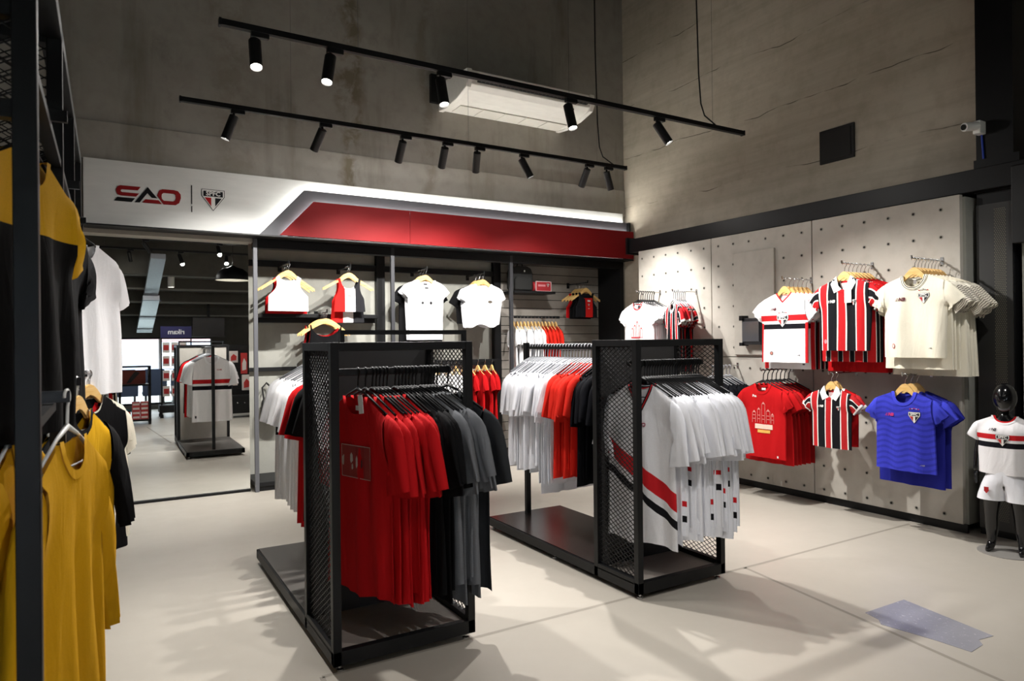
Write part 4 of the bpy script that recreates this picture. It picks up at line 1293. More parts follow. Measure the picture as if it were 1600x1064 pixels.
# lower arm with black tees, mostly behind the right rack
wall_arm(4.5, 1.14, 4.80, 'chrome arm carrying the black tees')
for k in range(6):
    x = 4.82 + k * .045; rz = radians(-90 + jit(3)); P = PWb
    shirt('t_shirt', P, (x, 4.5, 1.14 - HOOKZ), rz, (C_NAVY, C_NAVY, C_NAVY), f'black tee, {ORD[k]} from the front on the low wall arm behind the right rack', 't-shirt', 'black tees on the low wall arm')
    hanger('grey', P, (x, 4.5, 1.14 - HOOKZ), rz, f'grey plastic hanger, {ORD[k]} from the front of the low black tees', 'hangers of the low black tees')

# ------------------------------------------------------------------ display bays under the fascia
def bay(x0, x1, label, left_front=True):
    t = empty('display_bay', ((x0 + x1) / 2, YW, 0), label, 'shelving unit')
    MB().box((x0, x1), (YW - .02, YW + .07), (2.285, 2.371)).obj('header', M_BLACK, t, bevel=0.002)
    MB().box((x0, x1), (YW, NY - .005), (.045, .085)).obj('base_shelf', M_BLACK2, t, bevel=0.003)
    MB().box((x0, x1), (YW + .01, YW + .03), (0, .045)).obj('plinth', M_BLACK, t)
    return t
b1 = bay(1.17, 2.535, 'black framed display bay with sports bras, beside the mirror')
b2 = bay(2.54, 3.955, 'black framed display bay with white tees, middle of the three')
b3 = bay(3.96, 5.575, 'black framed display bay with slatted back, at the wall corner')
MB().box((1.168, 1.204), (YW - .022, YW + .016), (0, 2.371)).obj('front_post', plain('5d5e63', 0.45), b1, bevel=0.002)
for b, xf in ((b2, 2.52), (b3, 3.948)):
    MB().box((xf, xf + .038), (YW - .022, YW + .016), (0, 2.371)).obj('front_post', plain('2b2c30', 0.45), b, bevel=0.002)
for b, xb in ((b2, 2.515), (b3, 3.975)):
    MB().box((xb, xb + .095), (NY - .07, NY - .005), (.085, 2.371)).obj('back_post', M_BLACK, b, bevel=0.002)
MB().box((5.555, 5.615), (YW - .02, NY - .005), (0, 2.371)).obj('side_panel', M_BLACK2, b3, bevel=0.002)
MB().box((4.07, 5.56), (NY - .045, NY - .03), (.085, 2.371)).obj('slat_ground', M_HOLE, b3)
for b, xa, xb in ((b1, 1.205, 2.515), (b2, 2.61, 3.975)):
    MB().box((xa, xb), (NY - .06, NY - .005), (2.165, 2.225)).obj('cross_bar', M_BLACK, b, bevel=0.002)
    MB().box((xa, xb), (NY - .05, NY - .005), (1.11, 1.15)).obj('cross_bar', M_BLACK, b, bevel=0.002)
MB().box((1.285, 2.5), (NY - .21, NY - .005), (1.648, 1.685)).obj('shelf', M_BLACK, b1, bevel=0.002)
MB().box((1.285, 2.5), (NY - .05, NY - .005), (1.6, 1.65)).obj('shelf_rail', M_BLACK, b1, bevel=0.002)
M_SLAT = concrete('slat_laminate', '8f8a83', '9a958d', '7d7871', bumpk=0.08, rough=0.6)
z = .1
sl_me = None
while z < 2.36:
    MB().box((4.07, 5.56), (NY - .03, NY - .008 - .0), (z, min(z + .098, 2.37))).obj('slat', M_SLAT, b3, off=world_loc(b3)).location.y = -.022
    z += .106
MB().box((4.1, 4.68), (6.86, NY - .05), (1.955, 1.985)).obj('shelf', M_BLACK, b3, bevel=0.002)

def bay_arm(b, x, z, label, y0=6.74, y1=NY - .05, mat=M_BLACK):
    t = empty('faceout_arm', (x, y1, z), label, 'display arm', 'black arms in the display bays')
    MB().box((x - .008, x + .008), (y0 - .02, y1), (z - .012, z)).obj('rod', mat, t)
    MB().tube([(x, y0 - .018, z - .01), (x, y0 - .02, z + .022)], .007, 8).obj('end_stop', mat, t)
    MB().box((x - .02, x + .02), (y1 - .004, y1), (z - .05, z + .02)).obj('base_plate', mat, t)
    return t
def bay_stack(b, x, z, items, armlabel, group, hgroup, place, dy=.055, y0=6.75, wide=None, a=4, rz0=0):
    bay_arm(b, x, z, armlabel, y0)
    out = []
    for k, (nm, P, mats, lb, cat, col_) in enumerate(items):
        y = y0 + .02 + k * dy
        rz = radians(rz0 + jit(a))
        out.append((shirt(nm, P, (x, y, z - HOOKZ), rz, mats, lb, cat, group, collar=col_), P))
        hanger('wood', P, (x, y, z - HOOKZ), rz, f'wooden hanger, {ORD[k]} from the front on the bay arm {place}', hgroup, wide=wide or P.sw * .93)
    return out
BR = pattern(sw=.125, nw=.088, aw=.195, hw=.2, L=.36, arm=.20, T=.014, A=.006, lam=.3, seed=70, nd=.085, bd=.05, sleeves=False, strap=.035, slope=34)
BR2 = pattern(sw=.118, nw=.094, aw=.155, hw=.165, L=.36, arm=.21, T=.016, A=.008, lam=.2, seed=71, nd=.135, bd=.11, sleeves=False, strap=.02, slope=30)
BR3 = pattern(sw=.13, nw=.095, aw=.175, hw=.18, L=.33, arm=.19, T=.018, A=.008, lam=.2, seed=72, nd=.1, sleeves=False, strap=.03, slope=30)
bay_stack(b1, 1.50, 2.165, [('sports_bra', BR, (C_WHITE,) * 3, 'white sports top on a wooden hanger, front of its bay arm', 'sports bra', False),
                           ('sports_bra', BR, (C_RED,) * 3, 'red sports top behind the white sports top', 'sports bra', False),
                           ('sports_bra', BR, (C_BLACK,) * 3, 'black sports top last behind the white sports top', 'sports bra', False)],
          'black bay arm carrying the white sports top', 'sports tops beside the mirror', 'hangers of the white sports top arm', 'of white sports tops', .1, wide=.255)
o = bay_stack(b1, 2.10, 2.165, [('sports_bra', BR2, (C_TRI,) * 3, 'red, white and black panelled sports bra, front of its bay arm', 'sports bra', False),
                               ('sports_bra', pattern(sw=.118, nw=.094, aw=.16, hw=.175, L=.43, arm=.21, T=.016, A=.010, lam=.2, seed=73, nd=.135, bd=.12, sleeves=False, strap=.02, slope=30), (C_TRI,) * 3, 'red, white and black panelled sports bra behind the front one', 'sports bra', False)],
              'black bay arm carrying the three-colour sports bras', 'three-colour sports bras', 'hangers of the three-colour bras', 'of three-colour bras', .07, wide=.25)
s, P = o[0]; crest(s, P, 0, -.19, .03); rect(s, P, 0, -.245, .05, .008, 'b9b6ba', 'print_patch')
# lower arm with bare-looking wooden hangers and dark tops
BR4 = pattern(sw=.155, nw=.146, aw=.175, hw=.18, L=.42, arm=.22, T=.018, A=.008, lam=.2, seed=72, nd=.15, bd=.12, sleeves=False, strap=.0, slope=38)
bay_stack(b1, 1.86, 1.70, [('sports_bra', BR4, ((C_BLACK, C_DRED)[k % 2],) * 3, f'{("black", "dark red")[k % 2]} strappy top, {ORD[k]} from the front on the lower bay arm', 'sports bra', False) for k in range(4)],
          'lower black bay arm with wooden hangers above the left rack', 'dark tops on the lower bay arm', 'hangers of the lower dark tops', 'of dark tops', .06, wide=.235, a=5)
PF = pattern(sw=.19, nw=.095, aw=.215, hw=.2, L=.64, arm=.215, sl=.135, droop=48, T=.02, A=.006, lam=.26, seed=74, nd=.06)
PFb = pattern(sw=.22, nw=.08, aw=.25, hw=.26, L=.7, arm=.26, sl=.19, droop=60, T=.015, A=.010, lam=.2, seed=75)
PC = pattern(sw=.205, nw=.095, aw=.235, hw=.21, L=.47, arm=.25, sl=.15, droop=60, T=.035, A=.016, lam=.24, seed=76, nd=.055, hemwave=.02)
o = bay_stack(b2, 2.935, 2.175, [('t_shirt', PF, (C_WHITE,) * 3, 'white fitted tee with small grey print, front of the middle bay', 't-shirt', True),
                                ('t_shirt', PF, (C_WHITE2,) * 3, 'white fitted tee behind the white fitted tee with grey print', 't-shirt', True),
                                ('t_shirt', PFb, (C_BLACK,) * 3, 'black tee hanging behind the white fitted tees', 't-shirt', True)],
              'black bay arm carrying the white fitted tees', 'white fitted tees in the middle bay', 'hangers of the white fitted tees', 'of white fitted tees', .075, wide=.17)
s, P = o[0]
for q, (px, w, h) in enumerate([(-.05, .03, .02), (-.015, .012, .02), (.012, .015, .02), (.05, .036, .026)]): disc(s, P, px, -.245, w / 2, '17171a' if q in (0, 3) else '6a6a6e', 'print_dot')
disc(s, P, 0, -.205, .006, 'b5b5b8', 'print_dot')
neck_label(s, P, .045, .035, '2b2b2f', -.035); rect(s, P, 0, -.078, .046, .03, '2f2f33', 'print_patch')
o = bay_stack(b2, 3.63, 2.155, [('t_shirt', PC, (C_WHITE,) * 3, 'white cropped tee with small oval print and gathered hem', 't-shirt', True),
                               ('t_shirt', PC, (C_WHITE2,) * 3, 'white cropped tee behind the one with oval print', 't-shirt', True),
                               ('t_shirt', pattern(sw=.22, nw=.08, aw=.245, hw=.24, L=.44, arm=.26, sl=.19, droop=60, T=.015, A=.010, lam=.2, seed=77), (C_BLACK,) * 3, 'black cropped tee hanging behind the white cropped tees', 't-shirt', True)],
              'black bay arm carrying the white cropped tees', 'white cropped tees in the middle bay', 'hangers of the white cropped tees', 'of white cropped tees', .09, wide=.18)
s, P = o[0]; decal(s, P, 'oval_print', [[(.07 + .028 * cos(a), -.2 + .016 * sin(a)) for a in [2 * pi * q / 14 for q in range(14)]]], '4d463c', .0035, 1)

def bay_rail(x0, x1, y, z, label):
    t = empty('hang_rail', ((x0 + x1) / 2, y, z), label, 'clothes rail')
    MB().box((x0, x1), (y - .008, y + .008), (z - .03, z)).obj('rod', M_BLACK, t)
    for x in (x0 + .12, x1 - .12):
        MB().box((x - .012, x + .012), (y + .008, NY - .045), (z - .025, z - .005)).obj('arm', M_BLACK, t)
    return t
bay_rail(2.65, 3.93, 6.93, 1.185, 'black clothes rail low in the middle bay')
PL = [pattern(sw=.20, nw=.08, aw=.22, hw=.23, L=.72, arm=.25, sl=.2, droop=72, T=.012, A=.013, lam=.16, seed=80 + k) for k in range(2)]
for k in range(13):
    x = 2.72 + k * .092; C = C_WHITE if k < 8 else C_RED; nm = 'white' if k < 8 else 'red'
    rz = radians(-98 + jit(5)); P = PL[k % 2]
    shirt('t_shirt', P, (x, 6.93, 1.185 - HOOKZ), rz, (C,) * 3, f'{nm} tee, {ORD[k if k < 8 else k - 8]} {nm} from the left on the low rail of the middle bay', 't-shirt', 'tees on the low rail of the middle bay')
    hanger('wood', P, (x, 6.93, 1.185 - HOOKZ), rz, f'wooden hanger, {ORD[k]} from the left on the low rail of the middle bay', 'hangers on the low rail of the middle bay')
bay_rail(4.08, 4.78, 6.93, 1.69, 'black clothes rail in front of the slatted back')
for k in range(13):
    x = 4.12 + k * .05; C = C_WHITE if k < 8 else C_REDO; nm = 'white' if k < 8 else 'red'
    rz = radians(-108 + jit(4)); P = PL[k % 2]
    shirt('t_shirt', P, (x, 6.93, 1.69 - HOOKZ), rz, (C,) * 3, f'{nm} tee, {ORD[k if k < 8 else k - 8]} {nm} from the left on the rail by the slatted back', 't-shirt', 'tees on the rail by the slatted back')
    hanger('wood', P, (x, 6.93, 1.69 - HOOKZ), rz, f'wooden hanger, {ORD[k]} from the left on the rail by the slatted back', 'hangers on the rail by the slatted back', wide=.19)
o = bay_stack(b3, 5.07, 2.105, [('sports_bra', BR3, (C_BRAR if k == 0 else C_BLACK if k < 3 else C_RED,) * 3, ('black sports bra with red front panel, on the slatted back arm' if k == 0 else f'{"black" if k < 3 else "red"} sports bra, {ORD[k]} behind the red-fronted bra'), 'sports bra', False) for k in range(4)],
              'black arm on the slatted back carrying sports bras', 'sports bras by the slatted back', 'hangers of the slatted back bras', 'of slatted back bras', .065, wide=.235, a=3, rz0=6)
s, P = o[0]; crest(s, P, .03, -.17, .03); rect(s, P, .03, -.215, .03, .006, 'e5dcdc', 'print_patch'); rect(s, P, .03, -.115, .05, .022, 'e8e4e0', 'hang_label')
# backpack and ball pack on the short shelf
bp = empty('backpack', (4.25, 6.98, 1.985), 'black backpack standing on the short shelf by the slatted back', 'backpack')
m = MB().prism([(4.1 + .02, 1.987), (4.4 - .01, 1.987), (4.4, 2.02), (4.4, 2.2), (4.375, 2.26), (4.32, 2.285), (4.17, 2.285), (4.12, 2.26), (4.1, 2.2), (4.1, 2.02)], 6.92, 7.05)
m.obj('bag_body', plain('1b1c1b', 0.8), bp, bevel=0.02)
MB().prism([(4.13, 1.995), (4.37, 1.995), (4.37, 2.12), (4.345, 2.15), (4.155, 2.15), (4.13, 2.12)], 6.895, 6.93).obj('front_pocket', plain('1f201f', 0.8), bp, bevel=0.012)
MB().tube([(4.21, 6.985, 2.28), (4.22, 6.985, 2.315), (4.28, 6.985, 2.315), (4.29, 6.985, 2.28)], .008, 6).obj('handle', plain('151515', 0.8), bp)
MB().tube([(4.26, 6.892, 2.22), (4.26, 6.916, 2.22)], .012, 10).obj('badge', M_STEEL, bp)
bl = empty('ball_pack', (4.53, 6.97, 1.985), 'small red packed cushion bag with white edging on the short shelf', 'bag')
MB().tube([(4.41, 6.97, 2.045), (4.425, 6.97, 2.045), (4.63, 6.97, 2.045), (4.645, 6.97, 2.045)], [.045, .058, .058, .045], 16).obj('roll', plain('b0262e', 0.6), bl, smooth=False)
MB().box((4.43, 4.64), (6.9, 6.912), (1.99, 2.105)).obj('face_panel', plain('a8232c', 0.55), bl, bevel=0.002)
MB().box((4.425, 4.645), (6.897, 6.913), (2.1, 2.108)).box((4.425, 4.645), (6.897, 6.913), (1.986, 1.992)).box((4.425, 4.431), (6.897, 6.913), (1.99, 2.105)).box((4.639, 4.645), (6.897, 6.913), (1.99, 2.105)).obj('edging', plain('e3c9cc', 0.6), bl)
shield_flat(bl, 4.595, 6.896, 2.06, .04)
MB().box((4.455, 4.56), (6.897, 6.9), (2.045, 2.068)).obj('faded_print', plain('d98c92', 0.6), bl)
# dark shoulder bag hanging at the mirror side
sb = empty('shoulder_bag', (1.34, NY - .06, .98), 'black shoulder bag hanging low beside the mirror edge', 'bag')
MB().prism([(1.29, .66), (1.33, .62), (1.5, .60), (1.52, .66), (1.52, .84), (1.34, .86), (1.30, .82)], NY - .16, NY - .08).obj('bag_body', plain('18191b', 0.6), sb, bevel=0.02)
MB().tube([(1.32, NY - .12, .84), (1.31, NY - .10, .95), (1.36, NY - .05, .995), (1.42, NY - .06, .93), (1.47, NY - .12, .85)], .009, 6).obj('strap', plain('161616', 0.7), sb)
MB().tube([(1.36, NY - .12, .99), (1.36, NY, .985)], .006, 6).obj('hook', M_BLACK, sb)

# ------------------------------------------------------------------ tall mesh rack at the left edge
tr = empty('tall_garment_rack', (-.45, 1.67, 0), 'tall black mesh rack with yellow and black shirts at the left', 'clothing rack')
XA, XB, HT = -.95, -.118, 2.385
fy = [1.64, 2.55, 3.40, 4.22]
for i, y in enumerate(fy):
    MB().box((XB - .042, XB), (y, y + .04), (0, HT)).obj('post', M_BLACK, tr, bevel=0.002)
    MB().box((XA, XA + .042), (y, y + .04), (0, HT)).obj('post', M_BLACK, tr, bevel=0.002)
    MB().box((XA + .042, XB - .042), (y, y + .04), (HT - .06, HT)).obj('cross_bar', M_BLACK, tr, bevel=0.002)
    MB().box((XA + .042, XB - .042), (y, y + .04), (0, .05)).obj('cross_bar', M_BLACK, tr, bevel=0.002)
for x in (XA, XB - .06):
    MB().box((x, x + .06), (fy[0] + .04, fy[-1]), (HT - .045, HT)).obj('long_beam', M_BLACK, tr, bevel=0.002)
MB().box((XA + .042, XB - .042), (fy[0] + .005, fy[0] + .035), (2.03, 2.11)).box((XA + .042, XB - .042), (fy[0] + .005, fy[0] + .035), (1.83, 1.865)).obj('mesh_frame', M_BLACK, tr)
lattice('mesh_infill', (XA + .042, fy[0] + .02, 1.865), (1, 0, 0), (0, 0, 1), XB - XA - .084, .165, .06, .036, .0016, tr, M_BLACK)['kind'] = 'stuff'
for i in range(1, 3):
    lattice('mesh_infill', (XA + .042, fy[i] + .02, 1.75), (1, 0, 0), (0, 0, 1), XB - XA - .084, .58, .05, .03, .0016, tr, M_BLACK)['kind'] = 'stuff'
MB().box((XA, XB), (fy[-1] + .04, fy[-1] + .055), (.05, HT)).obj('end_panel', M_BLACK2, tr)
rails = []
for i in range(3):
    yc = (fy[i] + fy[i + 1]) / 2 + .03
    rails.append(yc)
    for zr in (1.995, 1.265):
        MB().box((XA + .03, XB + .03), (yc - .007, yc + .007), (zr - .03, zr)).obj('hang_rail', M_RAILW, tr)
    for x in (XA, XB - .042):
        for zr in (1.99, 1.26):
            MB().box((x + .005, x + .037), (fy[i] + .04, fy[i + 1]), (zr - .05, zr - .028)).obj('rail_support', M_BLACK, tr)
PG = [pattern(sw=.22, nw=.08, aw=.245, hw=.26, L=.76, arm=.28, sl=.26, droop=66, slope=26, T=.014, A=.013, lam=.17, seed=90 + k) for k in range(3)]
PGL = [pattern(sw=.22, nw=.08, aw=.245, hw=.26, L=.78, arm=.27, sl=.56, droop=76, slope=28, cuff=.42, T=.016, A=.014, lam=.17, seed=94 + k) for k in range(2)]
def lrack(bayi, zr, lst, place):
    for k, (x, rzd, nm, P, C, Cs, desc, kind) in enumerate(lst):
        rz = radians(rzd)
        y = rails[bayi]
        shirt(nm, P, (x, y, zr - HOOKZ), rz, (C, Cs, Cs), desc, 'shirt' if nm != 't_shirt' else 't-shirt', 'clothes on the tall rack')
        hanger(kind, P, (x, y, zr - HOOKZ), rz, f'{"wooden" if kind == "wood" else "plastic"} hanger, {ORD[k]} from the left on the {place}', 'hangers on the tall rack')
lrack(0, 1.995, [(-.46, 70, 'goalkeeper_shirt', PG[1], C_YB, C_YELL, 'yellow-shouldered black shirt, first on the near upper rail of the tall rack', 'black'),
                 (-.38, 68, 'goalkeeper_shirt', PG[2], C_YB, C_YELL, 'yellow-shouldered black shirt, second on the near upper rail of the tall rack', 'black'),
                 (-.27, 70, 'goalkeeper_shirt', PG[1], C_YB, C_YELL, 'yellow-shouldered black shirt, third on the near upper rail of the tall rack', 'black'),
                 (-.175, 72, 'goalkeeper_shirt', PG[0], C_YB, C_YELL, 'yellow-shouldered black shirt nearest the aisle on the tall rack upper rail', 'black')], 'near upper rail of the tall rack')
lrack(1, 1.995, [(-.30, 68, 't_shirt', PG[0], C_BLACK, C_BLACK, 'black tee, first on the middle upper rail of the tall rack', 'black'),
                 (-.22, 72, 'goalkeeper_shirt', PG[1], C_YELL, C_YELL, 'plain yellow shirt on the middle upper rail of the tall rack', 'black'),
                 (-.165, 73, 't_shirt', PG[2], C_BLACK, C_BLACK, 'black tee nearest the aisle on the middle upper rail', 'black')], 'middle upper rail of the tall rack')
lrack(2, 1.995, [(-.22, 62, 't_shirt', PG[0], C_BLACK, C_BLACK, 'black tee on the far upper rail of the tall rack', 'black'),
                 (-.20, 55, 't_shirt', PG[1], C_WHITE, C_WHITE, 'white tee, first on the far upper rail of the tall rack', 'black'),
                 (-.155, 53, 't_shirt', PG[2], C_WHITE2, C_WHITE2, 'white tee, second on the far upper rail of the tall rack', 'black'),
                 (-.106, 50, 't_shirt', PG[0], C_WHITE, C_WHITE, 'white tee nearest the mirror on the far upper rail', 'black')], 'far upper rail of the tall rack')
lrack(0, 1.265, [(-.38, 72, 'goalkeeper_shirt', PG[1], C_YELL2, C_YELL2, 'amber short-sleeved shirt, first on the near lower rail of the tall rack', 'black'),
                 (-.31, 78, 'goalkeeper_shirt', PG[2], C_BLACK, C_BLACK, 'black shirt between amber shirts on the near lower rail', 'black'),
                 (-.20, 80, 'goalkeeper_shirt', PG[0], C_YELL2, C_YELL2, 'amber short-sleeved shirt nearest the camera on the lower rail', 'white'),
                 (-.095, 74, 'long_sleeve_shirt', PGL[0], C_YELL2, C_YELL2, 'amber long-sleeved shirt beside the nearest amber shirt, lower rail', 'white')], 'near lower rail of the tall rack')
lrack(1, 1.265, [(-.24, 68, 't_shirt', PG[1], C_BLACK, C_BLACK, 'black tee, first on the middle lower rail of the tall rack', 'white'),
                 (-.19, 70, 'long_sleeve_shirt', PGL[1], C_BLACK, C_BLACK, 'black long-sleeved shirt on the middle lower rail of the tall rack', 'white'),
                 (-.105, 68, 'long_sleeve_shirt', PGL[0], C_YELL, C_YELL, 'yellow long-sleeved shirt on the middle lower rail, nearest the aisle', 'white'),
                 (-.10, 70, 'long_sleeve_shirt', PGL[1], C_BLACK, C_BLACK, 'black long-sleeved shirt with hanging cuff, aisle end of the lower rail', 'wood')], 'middle lower rail of the tall rack')
lrack(2, 1.265, [(-.15, 55, 't_shirt', PG[1], C_WHITE, C_WHITE, 'white tee, first on the far lower rail of the tall rack', 'wood'),
                 (-.115, 54, 't_shirt', PG[2], C_RED, C_RED, 'red tee among wooden hangers on the far lower rail', 'wood'),
                 (-.085, 52, 't_shirt', PG[0], C_OFF, C_OFF, 'off-white tee on the far lower rail of the tall rack', 'wood'),
                 (-.08, 54, 't_shirt', PG[1], C_BLACK, C_BLACK, 'black tee nearest the mirror on the far lower rail', 'wood')], 'far lower rail of the tall rack')

# ------------------------------------------------------------------ things behind the camera, seen in the mirror
dn = empty('sign_stand', (1.1, -1.1, 0), 'navy topped grid stand hung with red and white packets, in the mirror', 'display stand')
MB().box((.86, 1.4), (-1.11, -1.09), (1.53, 1.75)).obj('header_board', plain('2a2a5e', 0.5), dn)
tv, tf = text_geo('rikam', .13, .003)
MB().add([(1.13 - v[0], -1.088, 1.64 + v[1]) for v in tv], tf).obj('lettering', plain('eceef2', 0.6), dn)
for x in (.87, 1.39):
    MB().box((x - .012, x + .012), (-1.11, -1.09), (.1, 1.53)).obj('post', M_BLACK, dn)
for z in (.3, .62, .92, 1.2, 1.46):
    MB().box((.87, 1.39), (-1.105, -1.095), (z, z + .01)).obj('cross_wire', M_DSTEEL, dn)
MB().box((.82, 1.44), (-1.35, -.9), (.1, .24)).obj('base_box', M_BLACK2, dn)
for x in (.86, 1.4):
    for y in (-1.3, -.95):
        MB().lathe([(0, 0), (.03, 0), (.03, .06), (.015, .07), (.015, .1)], 10, (x, y, 0)).obj('caster', M_BLACK, dn)
me = MB().box((-.06, .06), (-.012, .012), (-.2, 0)).mesh('packet'); me.materials.append(plain('ece6e2', .4))
me2 = MB().box((-.045, .045), (.012, .016), (-.15, -.05)).mesh('packet_card'); me2.materials.append(plain('bb2a2e', .5))
k = 0
for z in (1.44, 1.18, .90, .6):
    for x in (.95, 1.1, 1.25):
        p_ = inst(me, 'hanging_packet', None, (x, -1.075, z))
        tag(p_, f'red and white packet, {["left","middle","right"][k%3]} of the {ORD[k//3]} row on the navy sign stand', 'packet', 'packets on the sign stand')
        inst(me2, 'packet_card', p_); k += 1
ps_ = empty('wall_display', (2.3, .55, 0), 'black slatted display unit with drawers and red packets, in the mirror', 'display unit')
MB().box((1.78, 2.9), (.25, .55), (.08, .42)).obj('drawer_base', M_BLACK2, ps_, bevel=.004)
for x in (1.8, 2.36):
    d_ = MB().box((x, x + .53), (.55, .565), (.1, .4)).obj('drawer', M_BLACK, ps_, bevel=.003)
    for q in (.2, .33):
        MB().lathe([(0, 0), (.012, .004), (.015, .014), (.008, .02), (0, .021)], 10).obj('knob', M_STEEL, d_, off=(-(x + q - 2.3), -.015, -.27)).rotation_euler = (0, 0, 0)
MB().box((1.78, 2.9), (.25, .28), (.42, 1.38)).obj('back_panel', M_BLACK2, ps_)
for q in range(9):
    MB().box((1.78, 2.9), (.28, .292), (.44 + q * .105, .53 + q * .105)).obj('slat', M_BLACK, ps_)
for k, (x, z, w, h) in enumerate([(1.97, 1.26, .16, .22), (2.16, 1.22, .12, .4), (1.94, .86, .2, .26), (2.2, .8, .16, .3)]):
    p_ = empty('gift_packet', (x, .31, z), f'{"white" if k == 0 else "red and white"} packet, {ORD[k]} on the black slatted display in the mirror', 'packet', 'packets on the slatted display')
    MB().box((x - w / 2, x + w / 2), (.297, .33), (z - h, z)).obj('bag', plain('e6dcd8' if k != 1 else 'c3302e', .4), p_, bevel=.004)
    MB().prism([(x - w * .3, z - h * .85), (x + w * .3, z - h * .8), (x + w * .34, z - h * .45), (x, z - h * .25), (x - w * .3, z - h * .5)], .331, .336).obj('print', plain('c3302e' if k != 1 else 'e6dcd8', .5), p_)
    p_.location += Vector((.09, -.7, 0))
ps_.location += Vector((.09, -.7, 0))
lu = empty('low_shelf_unit', (.35, -.1, 0), 'low black open shelf unit with red boxes, in the mirror', 'shelf unit')
for x in (-.05, .16, .62):
    MB().box((x - .018, x + .018), (-.35, -.31), (.0, 1.02 if x > .1 else .7)).box((x - .018, x + .018), (.0, .04), (.0, 1.02 if x > .1 else .7)).obj('post', M_BLACK, lu)
MB().box((-.06, .64), (-.35, .04), (.06, .09)).obj('shelf', M_BLACK, lu); MB().box((-.06, .64), (-.35, .04), (.68, .705)).obj('shelf', M_BLACK, lu)
MB().box((.15, .64), (-.35, .04), (1.0, 1.025)).obj('top', M_BLACK, lu)
bxm = MB().box((-.06, .06), (-.1, .1), (0, .075)).mesh('carton'); bxm.materials.append(plain('c23a3a', .6))
bxl = MB().box((-.05, .05), (.1, .103), (.02, .055)).mesh('carton_label'); bxl.materials.append(plain('ecdcd8', .6))
for r in range(4):
    for c in range(2):
        p_ = inst(bxm, 'carton', None, (.405 + c * .13, -.1, .091 + r * .076))
        tag(p_, f'red carton, {ORD[r]} up in the {["left","right"][c]} pile on the low shelf in the mirror', 'box', 'red cartons on the low shelf'); inst(bxl, 'carton_label', p_)
kb = empty('red_basket', (.15, -.1, .09), 'red slotted basket on the low shelf in the mirror', 'basket')
MB().box((-.02, .31), (-.25, .01), (.091, .1)).obj('floor', plain('b9342f', .6), kb)
for q in range(12):
    x = -.02 + q * .0285
    MB().box((x, x + .016), (.005, .012), (.1, .2)).obj('stave', plain('b9342f', .6), kb)
MB().box((-.03, .32), (-.0, .016), (.2, .225)).box((-.03, .32), (-.256, -.24), (.1, .225)).obj('rim', plain('c23a35', .6), kb)
pr_ = empty('framed_print', (.4, -.15, .705), 'dark red framed print standing on the low shelf in the mirror', 'picture')
MB().box((.19, .56), (-.17, -.15), (.706, .95)).obj('board', plain('7d2f22', .6), pr_)
MB().prism([(.26, .72), (.33, .73), (.47, .9), (.40, .93), (.33, .84)], -.149, -.145).obj('print_shape', plain('1c1a1c', .6), pr_)
tl = empty('teal_trainers', (.22, .0, .23), 'teal and black trainer shoe above the red basket in the mirror', 'shoe')
MB().prism([(.08, .235), (.33, .235), (.34, .255), (.25, .275), (.2, .34), (.13, .34), (.10, .27)], -.12, -.03).obj('upper', plain('2f6a72', .7), tl, bevel=.015)
MB().box((.07, .34), (-.125, -.025), (.226, .242)).obj('sole', plain('17181a', .7), tl, bevel=.006)
for k in range(7):
    x = -.75 + k * .52
    s_ = empty('stadium_seat', (x, -2.2, 0), f'blue-grey seat, {ORD[k]} along the window row in the mirror', 'seat', 'seats along the window')
    MB().prism([(x - .22, .35), (x + .22, .35), (x + .23, .75), (x + .17, .9), (x - .17, .9), (x - .23, .75)], -2.24, -2.2).obj('backrest', plain('3c4a63', .5), s_, bevel=.012)
    MB().box((x - .22, x + .22), (-2.66, -2.24), (.36, .42)).obj('seat', plain('3c4a63', .5), s_, bevel=.012)
    MB().box((x - .18, x - .14), (-2.6, -2.25), (0, .36)).box((x + .14, x + .18), (-2.6, -2.25), (0, .36)).obj('leg', M_DSTEEL, s_)
pl = empty('dome_pendant', (1.97, .25, 2.56), 'black dome pendant lamp with white inside, in the mirror', 'pendant lamp')
MB().lathe([(.30, 0), (.292, .07), (.25, .15), (.17, .215), (.06, .245), (.03, .27), (.0, .275)], 24, (1.97, .25, 2.56)).obj('shade', M_BLACK, pl, smooth=True)
MB().lathe([(.294, .004), (.284, .07), (.243, .145), (.165, .205), (.06, .232)], 24, (1.97, .25, 2.56)).obj('shade_lining', M_WHITE, pl, smooth=True)
MB().tube([(1.97, .25, 2.83), (1.97, .25, ZC)], .006, 6).obj('cord', M_BLACK, pl)
MB().lathe([(0, 0), (.04, .02), (.055, .06), (.04, .1), (.02, .14)], 14, (1.97, .25, 2.6)).obj('bulb', emit('fff4e2', 10, 'bulb'), pl, smooth=True)
sd = empty('surface_downlight', (1.06, -1.25, 2.5), 'white cylinder downlight under the stand steps, in the mirror', 'ceiling light')
MB().lathe([(.0, 0), (.06, 0), (.06, -.2), (.055, -.2), (.055, -.15), (0, -.15)], 18, (1.06, -1.25, 2.72)).obj('can', M_WHITE, sd)
MB().lathe([(0, 0), (.053, 0)], 18, (1.06, -1.25, 2.565)).obj('lens', M_LENS, sd)
ld_ = bpy.data.lights.new('downlight_lamp', 'SPOT'); ld_.energy = 40; ld_.spot_size = radians(120); ld_.spot_blend = .6; ld_.shadow_soft_size = .05
lo = bpy.data.objects.new('downlight_lamp', ld_); col.objects.link(lo); lo.parent = sd; lo.location = (0, 0, .0)
tv_ = empty('hung_screen', (1.85, -2.5, 1.75), 'black screen hung under the stand steps, in the mirror', 'screen')
MB().box((1.55, 2.2), (-2.55, -2.5), (1.56, 1.98)).obj('casing', plain('101013', .3), tv_, bevel=.006)
